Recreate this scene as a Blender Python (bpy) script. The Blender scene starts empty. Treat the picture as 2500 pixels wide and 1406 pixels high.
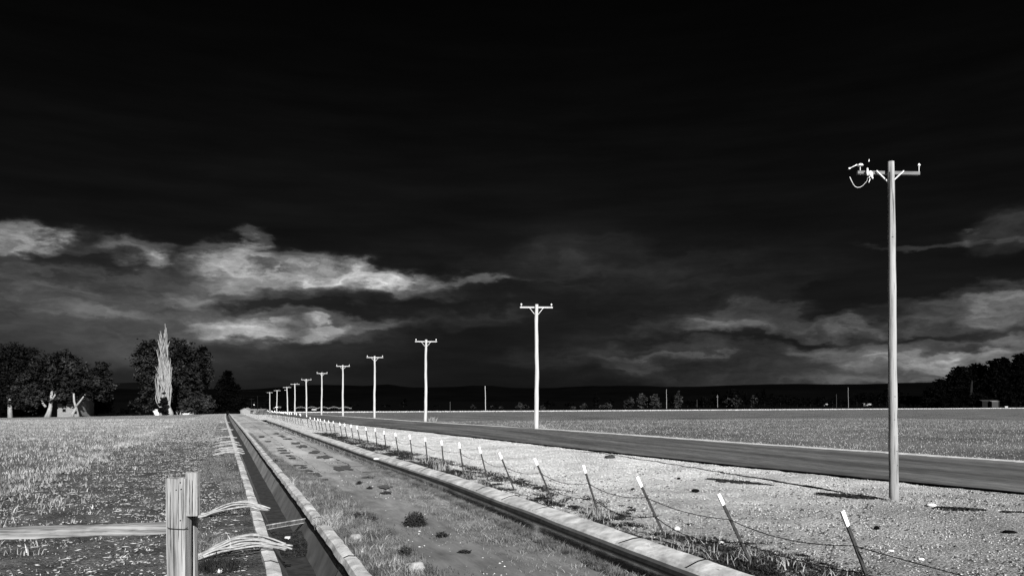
import bpy, math, random
import numpy as np
from mathutils import Vector
random.seed(4); RNG = np.random.default_rng(7)
scn = bpy.context.scene; COL = scn.collection

# ------------------------------------------------------------ camera, world, sun
F = 1900.; CX = 1250.; YH = 975.; CZ = 2.5
cam = bpy.data.cameras.new('camera'); co = bpy.data.objects.new('camera', cam); COL.objects.link(co)
co.location = (0, 0, CZ); co.rotation_euler = (math.pi/2, 0, 0)
cam.sensor_width = 36; cam.lens = 36*F/2500; cam.shift_y = (YH-703)/2500
cam.clip_start = .1; cam.clip_end = 40000
scn.camera = co
scn.view_settings.view_transform = 'Standard'; scn.view_settings.look = 'None'
scn.view_settings.exposure = 1.0; scn.view_settings.gamma = 1
scn.cycles.max_bounces = 4; scn.cycles.use_denoising = True

SUN_HEAD = math.radians(-17); SUN_EL = math.radians(24)      # light travels towards +Y, a little to the left
sd = bpy.data.lights.new('sun', 'SUN'); sd.energy = 5; sd.angle = math.radians(.5); sd.color = (1, .995, .985)
so = bpy.data.objects.new('sun', sd); COL.objects.link(so)
dirv = Vector((math.sin(SUN_HEAD)*math.cos(SUN_EL), math.cos(SUN_HEAD)*math.cos(SUN_EL), -math.sin(SUN_EL)))
so.rotation_euler = dirv.to_track_quat('-Z', 'Y').to_euler()

W = bpy.data.worlds.new('World'); scn.world = W; W.use_nodes = True
W.cycles.sampling_method = 'NONE'
nt = W.node_tree; nt.nodes.clear(); N = nt.nodes.new; LK = nt.links.new
def M(op, a, b=None, c=None, clamp=False):
    n = N('ShaderNodeMath'); n.operation = op; n.use_clamp = clamp
    for i, v in enumerate((a, b, c)):
        if v is None: continue
        if isinstance(v, (int, float)): n.inputs[i].default_value = v
        else: LK(v, n.inputs[i])
    return n.outputs[0]
tc = N('ShaderNodeTexCoord'); sep = N('ShaderNodeSeparateXYZ'); LK(tc.outputs['Generated'], sep.inputs[0])
az = M('ARCTAN2', sep.outputs[0], sep.outputs[1])
hyp = M('SQRT', M('ADD', M('MULTIPLY', sep.outputs[0], sep.outputs[0]), M('MULTIPLY', sep.outputs[1], sep.outputs[1])))
tt = M('DIVIDE', sep.outputs[2], M('MAXIMUM', hyp, .02))
comb = N('ShaderNodeCombineXYZ'); LK(az, comb.inputs[0]); LK(tt, comb.inputs[1])
def vm(op, a, b, c=None):
    n = N('ShaderNodeVectorMath'); n.operation = op
    for i, v in enumerate((a, b, c)):
        if v is None: continue
        if isinstance(v, tuple): n.inputs[i].default_value = v
        else: LK(v, n.inputs[i])
    return n
def noise(vec, scale, detail=6, rough=.6, dist=0, typ=None):
    n = N('ShaderNodeTexNoise'); n.inputs['Scale'].default_value = scale; n.inputs['Detail'].default_value = detail
    n.inputs['Roughness'].default_value = rough; n.inputs['Distortion'].default_value = dist
    if typ: n.noise_type = typ
    LK(vec, n.inputs['Vector']); return n
st = vm('MULTIPLY', comb.outputs[0], (1, 2.4, 1)).outputs[0]
nw = noise(st, 12, 8, .58)
warp = vm('MULTIPLY_ADD', vm('SUBTRACT', nw.outputs['Color'], (.5, .5, .5)).outputs[0], (.15, .075, 0), comb.outputs[0]).outputs[0]
nf = noise(vm('MULTIPLY', warp, (1, 3.2, 1)).outputs[0], 13, 8, .52)
nstreak = noise(vm('MULTIPLY', comb.outputs[0], (1, 7., 1)).outputs[0], 5, 5, .55)
BL = [ # px, py, rx, ry, amplitude
 (35,588,85,30,.36),(90,600,40,25,.12),(170,680,430,70,.12),(180,770,400,80,.09),
 (345,605,80,20,.22),(375,632,40,16,.22),(570,625,85,28,.26),(600,600,30,25,.16),(660,655,190,28,.24),(850,672,120,22,.24),
 (800,695,260,32,.14),(980,685,75,17,.20),(490,728,80,16,.20),(580,690,120,20,.10),
 (560,805,110,24,.20),(720,790,190,26,.18),(790,800,45,14,.26),(880,770,120,22,.10),(640,860,300,60,.07),
 (1160,684,70,9,.20),(1100,765,150,24,.07),(1430,640,170,50,.05),(1800,670,180,60,.03),(1250,700,500,60,.03),
 (1690,800,120,15,.12),(1850,775,190,26,.09),(1950,850,500,80,.09),(2090,802,75,14,.20),(2110,860,130,30,.14),
 (2390,765,170,50,.15),(2480,740,90,40,.12),(2400,882,150,20,.22),(2250,872,90,14,.18),(2490,845,80,30,.14),
 (2330,590,150,8,.12),(2440,565,80,38,.11),(1500,875,220,24,.06),(1650,870,120,5,.07),(2300,930,300,40,.12),(2000,930,300,20,.04)]
DK = [(640,658,42,7,-.22),(505,690,120,14,-.10),(450,640,50,26,-.14),(560,742,300,13,-.05),(850,738,260,20,-.09),(720,830,120,8,-.04),
 (2030,752,70,14,-.10),(1990,822,260,8,-.08),(2410,583,26,12,-.08),(2300,700,300,22,-.07),(2350,812,110,10,-.09),(230,645,130,10,-.08),
 (700,940,400,60,-.04),(2050,770,110,8,-.05)]
def blob(acc, b):
    px, py, rx, ry, am = b
    a0 = math.atan((px-CX)/F); t0 = (YH-py)/F*math.cos(a0); k = math.cos(a0)
    v = vm('SUBTRACT', warp, (a0, t0, 0)).outputs[0]
    v = vm('MULTIPLY', v, (F/(rx*1.25*k*k), F/(ry*1.35*k), 0)).outputs[0]
    r2 = vm('DOT_PRODUCT', v, v).outputs['Value']
    return M('MULTIPLY_ADD', M('POWER', .3679, M('MULTIPLY', r2, M('MAXIMUM', r2, .6))), am, acc)
acc = M('MULTIPLY', sep.outputs[0], 0)
for b in BL: acc = blob(acc, b)
for b in DK: acc = blob(acc, b)
# cloud texture inside the bright breaks; the rest is the near-black storm deck
nf2 = noise(vm('MULTIPLY', comb.outputs[0], (1, 2.6, 1)).outputs[0], 30, 8, .6, .4)
tex = M('MAXIMUM', M('ADD', M('MULTIPLY_ADD', nf.outputs['Fac'], 2.2, -.45), M('MULTIPLY', nf2.outputs['Fac'], .7)), .15)
nl = noise(vm('MULTIPLY', warp, (1, 9., 1)).outputs[0], 9, 7, .6)
tex = M('MULTIPLY', tex, M('MULTIPLY_ADD', nl.outputs['Fac'], 1.5, .27))
acc = M('MULTIPLY', M('MAXIMUM', acc, 0), tex)
for px, py, rx, ry, am in [(650,880,420,110,.035),(620,720,260,60,.06),(130,830,300,150,.075),(420,860,160,110,.03),(2150,900,260,50,.035),(2250,780,160,70,.03),(1000,500,700,150,.012),(1430,600,180,60,.03),(1900,620,250,80,.012)]:      # smooth rain haze under the clouds
    a0 = math.atan((px-CX)/F); k = math.cos(a0)
    v = vm('SUBTRACT', comb.outputs[0], (a0, (YH-py)/F*k, 0)).outputs[0]; v = vm('MULTIPLY', v, (F/(rx*k*k), F/(ry*k), 0)).outputs[0]
    acc = M('MULTIPLY_ADD', M('POWER', .3679, vm('DOT_PRODUCT', v, v).outputs['Value']), am, acc)
deck = N('ShaderNodeMapRange'); LK(tt, deck.inputs[0])
deck.inputs[1].default_value = .50; deck.inputs[2].default_value = .10; deck.inputs[3].default_value = .030; deck.inputs[4].default_value = .098
deckv = M('MULTIPLY', deck.outputs[0], M('MULTIPLY_ADD', nstreak.outputs['Fac'], 1.0, .5))
v = M('MAXIMUM', M('ADD', acc, deckv), .01)
lum = M('MULTIPLY', M('POWER', v, 2.2), .5)
sky = N('ShaderNodeTexSky'); sky.sky_type = 'NISHITA'; sky.sun_disc = False
sky.sun_elevation = SUN_EL; sky.sun_rotation = SUN_HEAD+math.pi
bw = N('ShaderNodeRGBToBW'); LK(sky.outputs[0], bw.inputs[0])
tot = M('MULTIPLY_ADD', bw.outputs[0], .002, M('MULTIPLY', lum, 10))
bg = N('ShaderNodeBackground'); LK(tot, bg.inputs['Color']); bg.inputs['Strength'].default_value = .1
wo = N('ShaderNodeOutputWorld'); LK(bg.outputs[0], wo.inputs[0])

# ------------------------------------------------------------ terrain functions
TH = math.atan(695/1900.); ct, sn = math.cos(TH), math.sin(TH)
_z = np.array([-100,0,30,62,94,125,150,183,219,254,285,324,369,450,700,1500,3000,9000.])
_h = np.array([2.5,2.5,2.5,2.5,2.7,2.95,3.22,3.6,4.12,4.68,5.22,5.85,6.35,6.7,7.1,8.5,11,18.])
_a = np.arange(-200, 700, 1.); _k = np.exp(-(np.arange(-45, 46)/18.)**2); _k /= _k.sum()
_b = np.convolve(np.interp(_a, _z, _h), _k, 'valid'); _a = _a[45:-45]
def ss(x, a, b):
    t = np.clip((x-a)/(b-a), 0, 1); return t*t*(3-2*t)
def H(x, y):
    x = np.asarray(x, float); y = np.asarray(y, float); D = x*ct+y*sn
    h = np.where(y < 600, np.interp(y, _a, _b), np.interp(y, _z, _h))
    h = h+.02*np.clip(-D, 0, 150)*ss(y, 60, 250)
    return h-.18*ss(D, 11, 15)*(1-ss(y, 50, 100))
def G(x, y): return CZ-H(x, y)
def xy(D, s): return D*ct-s*sn, D*sn+s*ct
def Ds(x, y): return x*ct+y*sn, -x*sn+y*ct
def pg(px, py):
    k = (py-YH)/F
    z = np.concatenate([np.arange(3, 60, .02), np.arange(60, 900, .2)])
    i = int(np.argmax(H(z*(px-CX)/F, z)/z <= k)); return z[i]*(px-CX)/F, z[i]
def pix(px, py, z): return Vector(((px-CX)/F*z, z, CZ+(YH-py)/F*z))
_perm = RNG.random((256, 256))
def vnoise(x, y, f, seed=0):
    x = x*f+seed*17.3; y = y*f+seed*9.1
    xi = np.floor(x).astype(int); yi = np.floor(y).astype(int); fx = x-xi; fy = y-yi
    fx = fx*fx*(3-2*fx); fy = fy*fy*(3-2*fy)
    g = lambda a, b: _perm[a % 256, b % 256]
    return (g(xi, yi)*(1-fx)+g(xi+1, yi)*fx)*(1-fy)+(g(xi, yi+1)*(1-fx)+g(xi+1, yi+1)*fx)*fy-.5
def E(tab): 
    t = np.array(tab); return lambda s: np.interp(s, t[:, 0], t[:, 1])
c1c = E([(-20,1.22),(12,1.22),(25,1.13),(34,1.04),(55,.86),(90,.55),(140,.25),(300,0)])
c2i = E([(-20,6.46),(24,6.45),(38,5.95),(60,5.5),(112,5.1),(200,5)])           # far wall, inner edge
c2w = E([(-20,.52),(24,.44),(60,.38),(110,.3)])
rdn = E([(-20,24),(0,20.5),(13.5,18.2),(17,17.5),(23,16.4),(31,15.4),(49,13.9),(84,12.2),(126,11.2),(200,10.6),(400,10.5)])
rdf = E([(-20,31),(0,29),(20,27),(25.6,26.2),(33,25.1),(48,23.7),(75,21.9),(117,20.7),(144,19.8),(197,18.6),(400,18)])
C1H = .49

# ------------------------------------------------------------ object helpers
def tag(o, label=None, cat=None, group=None, kind=None):
    if label: o['label'] = label
    if cat: o['category'] = cat
    if group: o['group'] = group
    if kind: o['kind'] = kind
    return o
def empty(name, loc, label, cat, group=None):
    o = bpy.data.objects.new(name, None); COL.objects.link(o); o.location = loc
    o.empty_display_size = .1
    return tag(o, label, cat, group)
def mk(name, V, Fc, mat, parent=None, smooth=False):
    """V (n,3) world coordinates; Fc list/array of faces; stored relative to the parent's origin"""
    V = np.asarray(V, float)
    if parent is not None: off = np.array(parent_loc(parent))
    else: off = V.mean(0) if len(V) else np.zeros(3); off = np.array([off[0], off[1], V[:, 2].min()])
    me = bpy.data.meshes.new(name)
    Vl = V-off
    if isinstance(Fc, np.ndarray):
        n, k = Fc.shape
        me.vertices.add(len(Vl)); me.vertices.foreach_set('co', Vl.astype(np.float32).ravel())
        me.loops.add(n*k); me.loops.foreach_set('vertex_index', Fc.astype(np.int32).ravel())
        me.polygons.add(n); me.polygons.foreach_set('loop_start', np.arange(0, n*k, k, dtype=np.int32))
        me.update(calc_edges=True)
    else:
        me.from_pydata([tuple(q) for q in Vl], [], [tuple(f) for f in Fc]); me.update()
    if smooth: me.polygons.foreach_set('use_smooth', [True]*len(me.polygons))
    me.materials.append(mat)
    o = bpy.data.objects.new(name, me); COL.objects.link(o)
    if parent is not None: o.parent = parent
    else: o.location = off
    return o
def parent_loc(p):
    l = Vector((0, 0, 0))
    while p is not None: l += p.location; p = p.parent
    return l
class MB:
    def __init__(s): s.v = []; s.f = []
    def add(s, V, Fc):
        n = len(s.v); s.v += [tuple(q) for q in V]; s.f += [tuple(i+n for i in f) for f in Fc]; return s
    def box(s, c, sx, sy, sz, ax=None, ay=None, az=None):
        ax = Vector(ax or (1,0,0)); ay = Vector(ay or (0,1,0)); az = Vector(az or (0,0,1)); c = Vector(c)
        P = [c+ax*(i*sx/2)+ay*(j*sy/2)+az*(k*sz/2) for i in (-1,1) for j in (-1,1) for k in (-1,1)]
        return s.add(P, [(0,1,3,2),(4,6,7,5),(0,4,5,1),(2,3,7,6),(0,2,6,4),(1,5,7,3)])
    def bar(s, a, b, w, t, up=(0,0,1)):
        a, b = Vector(a), Vector(b); d = (b-a); L = d.length; d.normalize()
        x = d.cross(Vector(up)); x = x.normalized() if x.length > 1e-4 else Vector((1,0,0)); y = d.cross(x)
        return s.box((a+b)/2, w, t, L, x, y, d)
    def tube(s, pts, rad, n=8, cap=True):
        pts = [Vector(p) for p in pts]; rad = rad if hasattr(rad, '__len__') else [rad]*len(pts)
        d0 = (pts[1]-pts[0]).normalized(); x = d0.orthogonal().normalized(); V = []; Fc = []
        for i, p in enumerate(pts):
            d = (pts[min(i+1, len(pts)-1)]-pts[max(i-1, 0)]).normalized()
            x = (x-d*x.dot(d)).normalized(); y = d.cross(x)
            for k in range(n):
                a = 2*math.pi*k/n; V.append(p+(x*math.cos(a)+y*math.sin(a))*rad[i])
        for i in range(len(pts)-1):
            for k in range(n):
                Fc.append((i*n+k, i*n+(k+1) % n, (i+1)*n+(k+1) % n, (i+1)*n+k))
        if cap: Fc += [tuple(range(n))[::-1], tuple(range((len(pts)-1)*n, len(pts)*n))]
        return s.add(V, Fc)
    def build(s, name, mat, parent=None, smooth=False): return mk(name, np.array(s.v), s.f, mat, parent, smooth)

# ------------------------------------------------------------ materials (all grey: the place is seen in black and white)
def mat(name, lo, hi, scale=4, detail=8, rough=.9, bump=.3, bscale=None, stretch=(1,1,1), lo2=None, scale2=.6, amt2=.0, rot=0, bdist=.02, contrast=(.35,.65), spec=.25, far=None):
    m = bpy.data.materials.new(name); m.use_nodes = True; t = m.node_tree; p = t.nodes['Principled BSDF']
    p.inputs['Roughness'].default_value = rough; p.inputs['Specular IOR Level'].default_value = spec
    tcn = t.nodes.new('ShaderNodeNewGeometry'); mp = t.nodes.new('ShaderNodeMapping'); mp.vector_type = 'TEXTURE'
    mp.inputs['Rotation'].default_value = (0, 0, rot); mp.inputs['Scale'].default_value = stretch
    t.links.new(tcn.outputs['Position'], mp.inputs[0])
    n1 = t.nodes.new('ShaderNodeTexNoise'); n1.inputs['Scale'].default_value = scale; n1.inputs['Detail'].default_value = detail; n1.inputs['Roughness'].default_value = .65
    t.links.new(mp.outputs[0], n1.inputs['Vector'])
    r = t.nodes.new('ShaderNodeMapRange'); r.inputs[1].default_value = contrast[0]; r.inputs[2].default_value = contrast[1]
    r.inputs[3].default_value = lo; r.inputs[4].default_value = hi
    t.links.new(n1.outputs['Fac'], r.inputs[0]); out = r.outputs[0]
    if amt2:
        n2 = t.nodes.new('ShaderNodeTexNoise'); n2.inputs['Scale'].default_value = scale2; n2.inputs['Detail'].default_value = 5
        t.links.new(mp.outputs[0], n2.inputs['Vector'])
        r2 = t.nodes.new('ShaderNodeMapRange'); r2.inputs[1].default_value = .35; r2.inputs[2].default_value = .65
        r2.inputs[3].default_value = 1-amt2; r2.inputs[4].default_value = 1+amt2*.5
        t.links.new(n2.outputs['Fac'], r2.inputs[0])
        mm = t.nodes.new('ShaderNodeMath'); mm.operation = 'MULTIPLY'; t.links.new(out, mm.inputs[0]); t.links.new(r2.outputs[0], mm.inputs[1]); out = mm.outputs[0]
    if far:                                              # tone scaled gradually, with noise, farther along the road
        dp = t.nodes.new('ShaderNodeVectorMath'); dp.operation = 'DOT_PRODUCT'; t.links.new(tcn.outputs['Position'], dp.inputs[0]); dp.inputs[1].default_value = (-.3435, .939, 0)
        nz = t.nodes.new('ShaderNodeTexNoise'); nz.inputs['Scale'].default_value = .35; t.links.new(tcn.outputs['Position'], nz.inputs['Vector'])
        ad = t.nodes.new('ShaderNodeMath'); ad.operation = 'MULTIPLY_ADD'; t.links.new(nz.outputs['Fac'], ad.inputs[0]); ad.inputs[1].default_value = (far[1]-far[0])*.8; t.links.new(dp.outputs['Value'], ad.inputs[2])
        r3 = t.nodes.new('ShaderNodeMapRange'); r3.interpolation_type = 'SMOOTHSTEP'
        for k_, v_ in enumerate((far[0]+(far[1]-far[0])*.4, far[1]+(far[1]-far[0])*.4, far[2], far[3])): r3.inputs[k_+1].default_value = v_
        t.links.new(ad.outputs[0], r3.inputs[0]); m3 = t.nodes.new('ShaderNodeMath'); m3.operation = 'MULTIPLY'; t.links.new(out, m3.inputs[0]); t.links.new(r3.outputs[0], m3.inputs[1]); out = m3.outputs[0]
    t.links.new(out, p.inputs['Base Color'])
    if bump:
        nb = t.nodes.new('ShaderNodeTexNoise'); nb.inputs['Scale'].default_value = bscale or scale*3; nb.inputs['Detail'].default_value = 6
        t.links.new(mp.outputs[0], nb.inputs['Vector'])
        bu = t.nodes.new('ShaderNodeBump'); bu.inputs['Strength'].default_value = bump; bu.inputs['Distance'].default_value = bdist
        t.links.new(nb.outputs['Fac'], bu.inputs['Height']); t.links.new(bu.outputs[0], p.inputs['Normal'])
    return m
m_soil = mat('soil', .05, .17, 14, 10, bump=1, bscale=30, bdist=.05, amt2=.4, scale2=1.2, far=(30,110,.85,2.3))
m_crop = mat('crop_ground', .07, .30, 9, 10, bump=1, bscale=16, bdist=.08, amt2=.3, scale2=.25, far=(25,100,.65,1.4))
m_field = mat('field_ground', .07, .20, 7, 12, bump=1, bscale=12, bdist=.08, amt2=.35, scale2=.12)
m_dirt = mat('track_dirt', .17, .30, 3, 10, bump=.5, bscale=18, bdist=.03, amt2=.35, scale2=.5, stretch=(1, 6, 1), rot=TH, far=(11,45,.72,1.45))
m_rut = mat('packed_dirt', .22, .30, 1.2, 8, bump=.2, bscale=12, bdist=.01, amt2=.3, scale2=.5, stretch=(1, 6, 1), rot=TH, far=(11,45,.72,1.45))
m_gravel = mat('gravel', .20, .62, 16, 12, bump=1, bscale=26, bdist=.06, amt2=.22, scale2=.5, contrast=(.36,.60), far=(7,24,.55,1.3))
m_asph = mat('asphalt', .055, .145, 16, 12, bump=.9, bscale=40, bdist=.015, amt2=.5, scale2=.9, stretch=(1, 12, 1), rot=TH, contrast=(.38,.62))
m_ground = mat('cloud_shaded_ground', .0015, .004, .2, 6, bump=0)  # near-black colour paints the cloud shadow lying over the far land
m_pale = mat('pale_strip', .42, .62, 1.5, 10, bump=.8, bscale=3, bdist=.1)
m_conc = mat('concrete', .36, .62, 4, 12, contrast=(.36,.6), bump=.6, bscale=30, bdist=.012, amt2=.35, scale2=1.6)
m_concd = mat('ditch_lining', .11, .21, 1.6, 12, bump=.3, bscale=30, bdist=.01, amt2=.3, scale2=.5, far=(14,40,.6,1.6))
m_silt = mat('silt', .010, .035, 4, 8, bump=.3)
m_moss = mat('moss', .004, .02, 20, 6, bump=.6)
m_wood = mat('weathered_wood', .06, .27, 14, 12, contrast=(.33,.55), bump=1, bscale=18, bdist=.012, stretch=(.35,.35,9), amt2=.3, scale2=3)
m_woodh = mat('rail_wood', .06, .28, 12, 12, contrast=(.33,.55), bump=1, bscale=14, bdist=.012, stretch=(9,.4,.35), amt2=.3, scale2=3)
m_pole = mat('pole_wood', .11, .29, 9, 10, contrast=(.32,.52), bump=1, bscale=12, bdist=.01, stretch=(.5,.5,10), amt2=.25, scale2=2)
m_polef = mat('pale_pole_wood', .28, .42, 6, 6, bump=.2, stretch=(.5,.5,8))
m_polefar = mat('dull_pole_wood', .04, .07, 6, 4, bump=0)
m_arm = mat('crossarm_wood', .09, .17, 8, 8, bump=.4, stretch=(5,5,.5))
m_white = mat('white_porcelain', .75, .9, 5, 2, rough=.3, bump=0)
m_galv = mat('galvanised_metal', .55, .7, 20, 3, rough=.5, bump=0)
m_steel = mat('dark_steel', .010, .035, 30, 5, rough=.7, bump=.2)
m_wire = mat('rusty_wire', .008, .02, 30, 3, rough=.8, bump=0)
m_tip = mat('white_paint', .75, .95, 20, 3, rough=.6, bump=0)
m_tube = mat('aluminium_tube', .16, .34, 8, 4, rough=.5, bump=.1)
m_water = mat('dark_water', .003, .006, .5, 2, rough=.12, bump=.15, bscale=3, bdist=.02, spec=.25)
m_grass = mat('dry_grass', .04, .17, 5, 6, bump=0, amt2=.4, scale2=1.3)
m_pgrass = mat('pale_grass', .13, .32, 9, 4, bump=0)
m_weed = mat('dark_weed', .010, .035, 8, 4, bump=0)
m_stalk = mat('straw', .22, .5, 9, 4, bump=0)
m_cropleaf = mat('crop_leaf', .06, .42, 2.5, 8, bump=0, amt2=.3, scale2=.2)
m_stone = mat('stone', .10, .30, 12, 6, bump=.6)
m_rock = mat('boulder', .16, .30, 9, 8, bump=.8, bscale=16, bdist=.02)
m_bright = mat('pale_stone', .42, .65, 10, 6, bump=.4)
m_peb = mat('gravel_stone', .32, .62, 9, 4, bump=0, far=(7,24,.7,1.25))
m_dpeb = mat('dark_gravel_stone', .03, .11, 9, 4, bump=0)
m_flake = mat('soil_flake', .15, .42, 9, 4, bump=0)
m_leafd = mat('dark_foliage', .002, .012, .6, 8, bump=0)
m_leafg = mat('grey_foliage', .002, .040, .45, 8, bump=0, amt2=.6, scale2=.15, contrast=(.42,.62))
m_leaffar = mat('far_foliage', .0006, .0035, .15, 6, bump=0)
m_leafpale = mat('pale_foliage', .008, .045, .3, 6, bump=0)
m_bark = mat('pale_bark', .13, .30, 3, 8, bump=.6, bscale=5, stretch=(.4,.4,3))
m_barkd = mat('dark_bark', .004, .015, 3, 6, bump=.4)
m_hill = mat('hill', .0012, .0022, .002, 8, bump=0)
m_hill2 = mat('far_hill', .0035, .005, .001, 6, bump=0)
m_wall = mat('painted_wall', .16, .24, 2, 4, bump=.1)
m_farm = mat('farm_wall', .12, .19, 2, 4, bump=.1)
m_wallw = mat('white_wall', .45, .6, 2, 4, bump=.1)
m_roof = mat('roof', .02, .05, 3, 4, bump=.2)
m_rooflt = mat('light_roof', .16, .24, 3, 4, bump=.1)
m_dark = mat('dark_opening', .003, .006, 3, 2, rough=.4, bump=0)

for m_ in (m_ground, m_leafd, m_leafg, m_leaffar, m_leafpale, m_barkd, m_hill, m_hill2, m_weed, m_moss, m_roof, m_dark, m_dpeb, m_soil, m_grass, m_cropleaf, m_crop, m_field, m_dirt, m_gravel):
    m_.node_tree.nodes['Principled BSDF'].inputs['Specular IOR Level'].default_value = 0

# ------------------------------------------------------------ setting: sheets laid on the terrain
def grid(name, Dfun, svals, material, dz=0., rough=0., fr=2.0, label=None, cat=None):
    """Dfun(s) -> array of D across (same length for every s)"""
    rows = []
    for s in svals:
        D = np.asarray(Dfun(s), float); x, y = xy(D, s)
        z = G(x, y)+dz
        if rough: z = z+rough*(vnoise(x, y, fr, 1)+.5*vnoise(x, y, fr*2.7, 2)+.3*vnoise(x, y, fr*6, 3))*2
        rows.append(np.stack([x, y, z], 1))
    n = len(rows[0]); V = np.concatenate(rows); R = len(rows)
    i = np.arange(R-1)[:, None]*n+np.arange(n-1)[None, :]
    Fc = np.stack([i, i+1, i+1+n, i+n], -1).reshape(-1, 4)
    o = mk(name, V, Fc, material, None, True); return tag(o, kind='structure')
def srange(a, b, near=.14):
    out = [a]
    while out[-1] < b: out.append(out[-1]+max(near, .012*abs(out[-1]-6)) if out[-1] > 6 else out[-1]+max(near, .35))
    out[-1] = b; return out
lin = np.linspace
# base ground to the horizon, dipping under the ditches
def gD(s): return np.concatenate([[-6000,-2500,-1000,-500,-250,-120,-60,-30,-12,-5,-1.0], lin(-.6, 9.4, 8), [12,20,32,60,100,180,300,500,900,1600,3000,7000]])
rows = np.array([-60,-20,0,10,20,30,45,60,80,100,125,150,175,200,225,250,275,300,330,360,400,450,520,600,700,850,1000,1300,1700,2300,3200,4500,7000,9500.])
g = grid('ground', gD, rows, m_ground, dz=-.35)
mw = g.matrix_basis.translation; 
for v_ in g.data.vertices:
    D_, s_ = Ds(v_.co.x+g.location.x, v_.co.y+g.location.y)
    if -.8 < D_ < 9.6: v_.co.z -= 1.0

SV = srange(-20, 290)
cexp = lambda a, b, n, p: a+(b-a)*lin(0, 1, n)**p
lo1 = lambda s: c1c(s)-C1H-.22
ro1 = lambda s: c1c(s)+C1H+.15
grid('crop_field', lambda s: np.concatenate([-5.2-cexp(0, 420, 120, 3)[::-1]]), [q for q in SV if q < 286]+[287], m_crop, rough=.035, fr=1.6)
def soilD(s): return np.concatenate([lin(-5.2, -1, 32), lin(-.9, lo1(s)+.05, 14)])
grid('soil_strip', soilD, [q for q in SV if q < 286]+[287], m_soil, rough=.03, fr=2.5)
nb = lambda s: c2i(s)-1.05
c2end = 112
def trackD(s):
    e = nb(s)-.05 if s < c2end else nb(s)
    return np.concatenate([lin(ro1(s)-.05, ro1(s)+.8, 6), lin(ro1(s)+.95, e-.8, 22), lin(e-.65, e, 5)])
tr = grid('dirt_track', trackD, [q for q in SV if q < 286]+[287], m_dirt, rough=.02, fr=1.3)
def vergeD(s):
    a = c2i(s)+c2w(s)-.04 if s < c2end else nb(s)
    return np.concatenate([lin(a, a+1.6, 12), lin(a+1.75, rdn(s)+.1, 60)])
vg = grid('gravel_verge', vergeD, [q for q in SV if q < 286]+[287], m_gravel, rough=.022, fr=2.2)
grid('road', lambda s: lin(rdn(s), rdf(s), 24), SV, m_asph, dz=.05, rough=.004, fr=.8)
# broken dark edge of the asphalt
sv = np.array([q for q in srange(-20, 200)]); ed = MB()
def ribbon(name, Da, Db, svals, material, dz, jit=0.):
    svals = np.array(svals); r1 = jit*vnoise(svals, svals*0, 1.1, 5)*2+jit*vnoise(svals, svals*0, 5.1, 6); r2 = jit*vnoise(svals, svals*0, .9, 7)*2+jit*vnoise(svals, svals*0, 4.7, 9)
    a = np.array([Da(s) for s in svals])+r1; b = np.array([Db(s) for s in svals])+r2
    xa, ya = xy(a, svals); xb, yb = xy(b, svals)
    V = np.concatenate([np.stack([xa, ya, G(xa, ya)+dz], 1), np.stack([xb, yb, G(xb, yb)+dz], 1)]); n = len(svals)
    i = np.arange(n-1); return tag(mk(name, V, np.stack([i, i+n, i+1+n, i+1], 1), material), kind='structure')
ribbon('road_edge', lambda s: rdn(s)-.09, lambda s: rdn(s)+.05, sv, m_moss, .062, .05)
ribbon('far_verge', lambda s: rdf(s)-.1, lambda s: rdf(s)+.8, srange(-20, 285), m_pale, .055, .15)
FE = lambda D: 413+.08*(D-92)
fs = [q for q in SV if q < 286]+list(np.linspace(290, 400, 30))
rf_ = grid('right_field', lambda s: np.concatenate([[0]])+rdf(s)+.7+cexp(0, 1400, 130, 3), fs, m_field, rough=.03, fr=1.1)
# far edge of the field: pale strip, follows the field's end
Dn = lin(rdf(300)-.5, 1500, 90)
V = []
for k_, so_ in enumerate((-16, 0, 22)):
    for d in Dn:
        x, y = xy(d, FE(d)+so_); V.append((x, y, float(G(x, y))+.02+.25*float(vnoise(np.array(x), np.array(y), .12, 3))*(k_ == 1)))
n = len(Dn); Fc = [(k_*n+i, k_*n+i+1, (k_+1)*n+i+1, (k_+1)*n+i) for k_ in range(2) for i in range(n-1)]
fp = mk('far_path', np.array(V), Fc, m_pale); tag(fp, kind='structure')
me = rf_.data
for v_ in me.vertices:                                      # stretch the last rows to the field's slanting far edge
    D_, s_ = Ds(v_.co.x+rf_.location.x, v_.co.y+rf_.location.y)
    if s_ > 289:
        s2 = 289+(s_-289)/(400-289)*(FE(D_)-16-289); x, y = xy(D_, s2)
        v_.co.x = x-rf_.location.x; v_.co.y = y-rf_.location.y; v_.co.z = float(G(x, y))-rf_.location.z

ribbon('wheel_track', lambda s: c1c(s)+1.9+.3*ss(s, 10, 30)*0, lambda s: c1c(s)+2.5, srange(27, 150), m_rut, .016, .07)
ribbon('wheel_track', lambda s: c1c(s)+3.25, lambda s: c1c(s)+3.75, srange(27, 150), m_rut, .016, .07)
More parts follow.
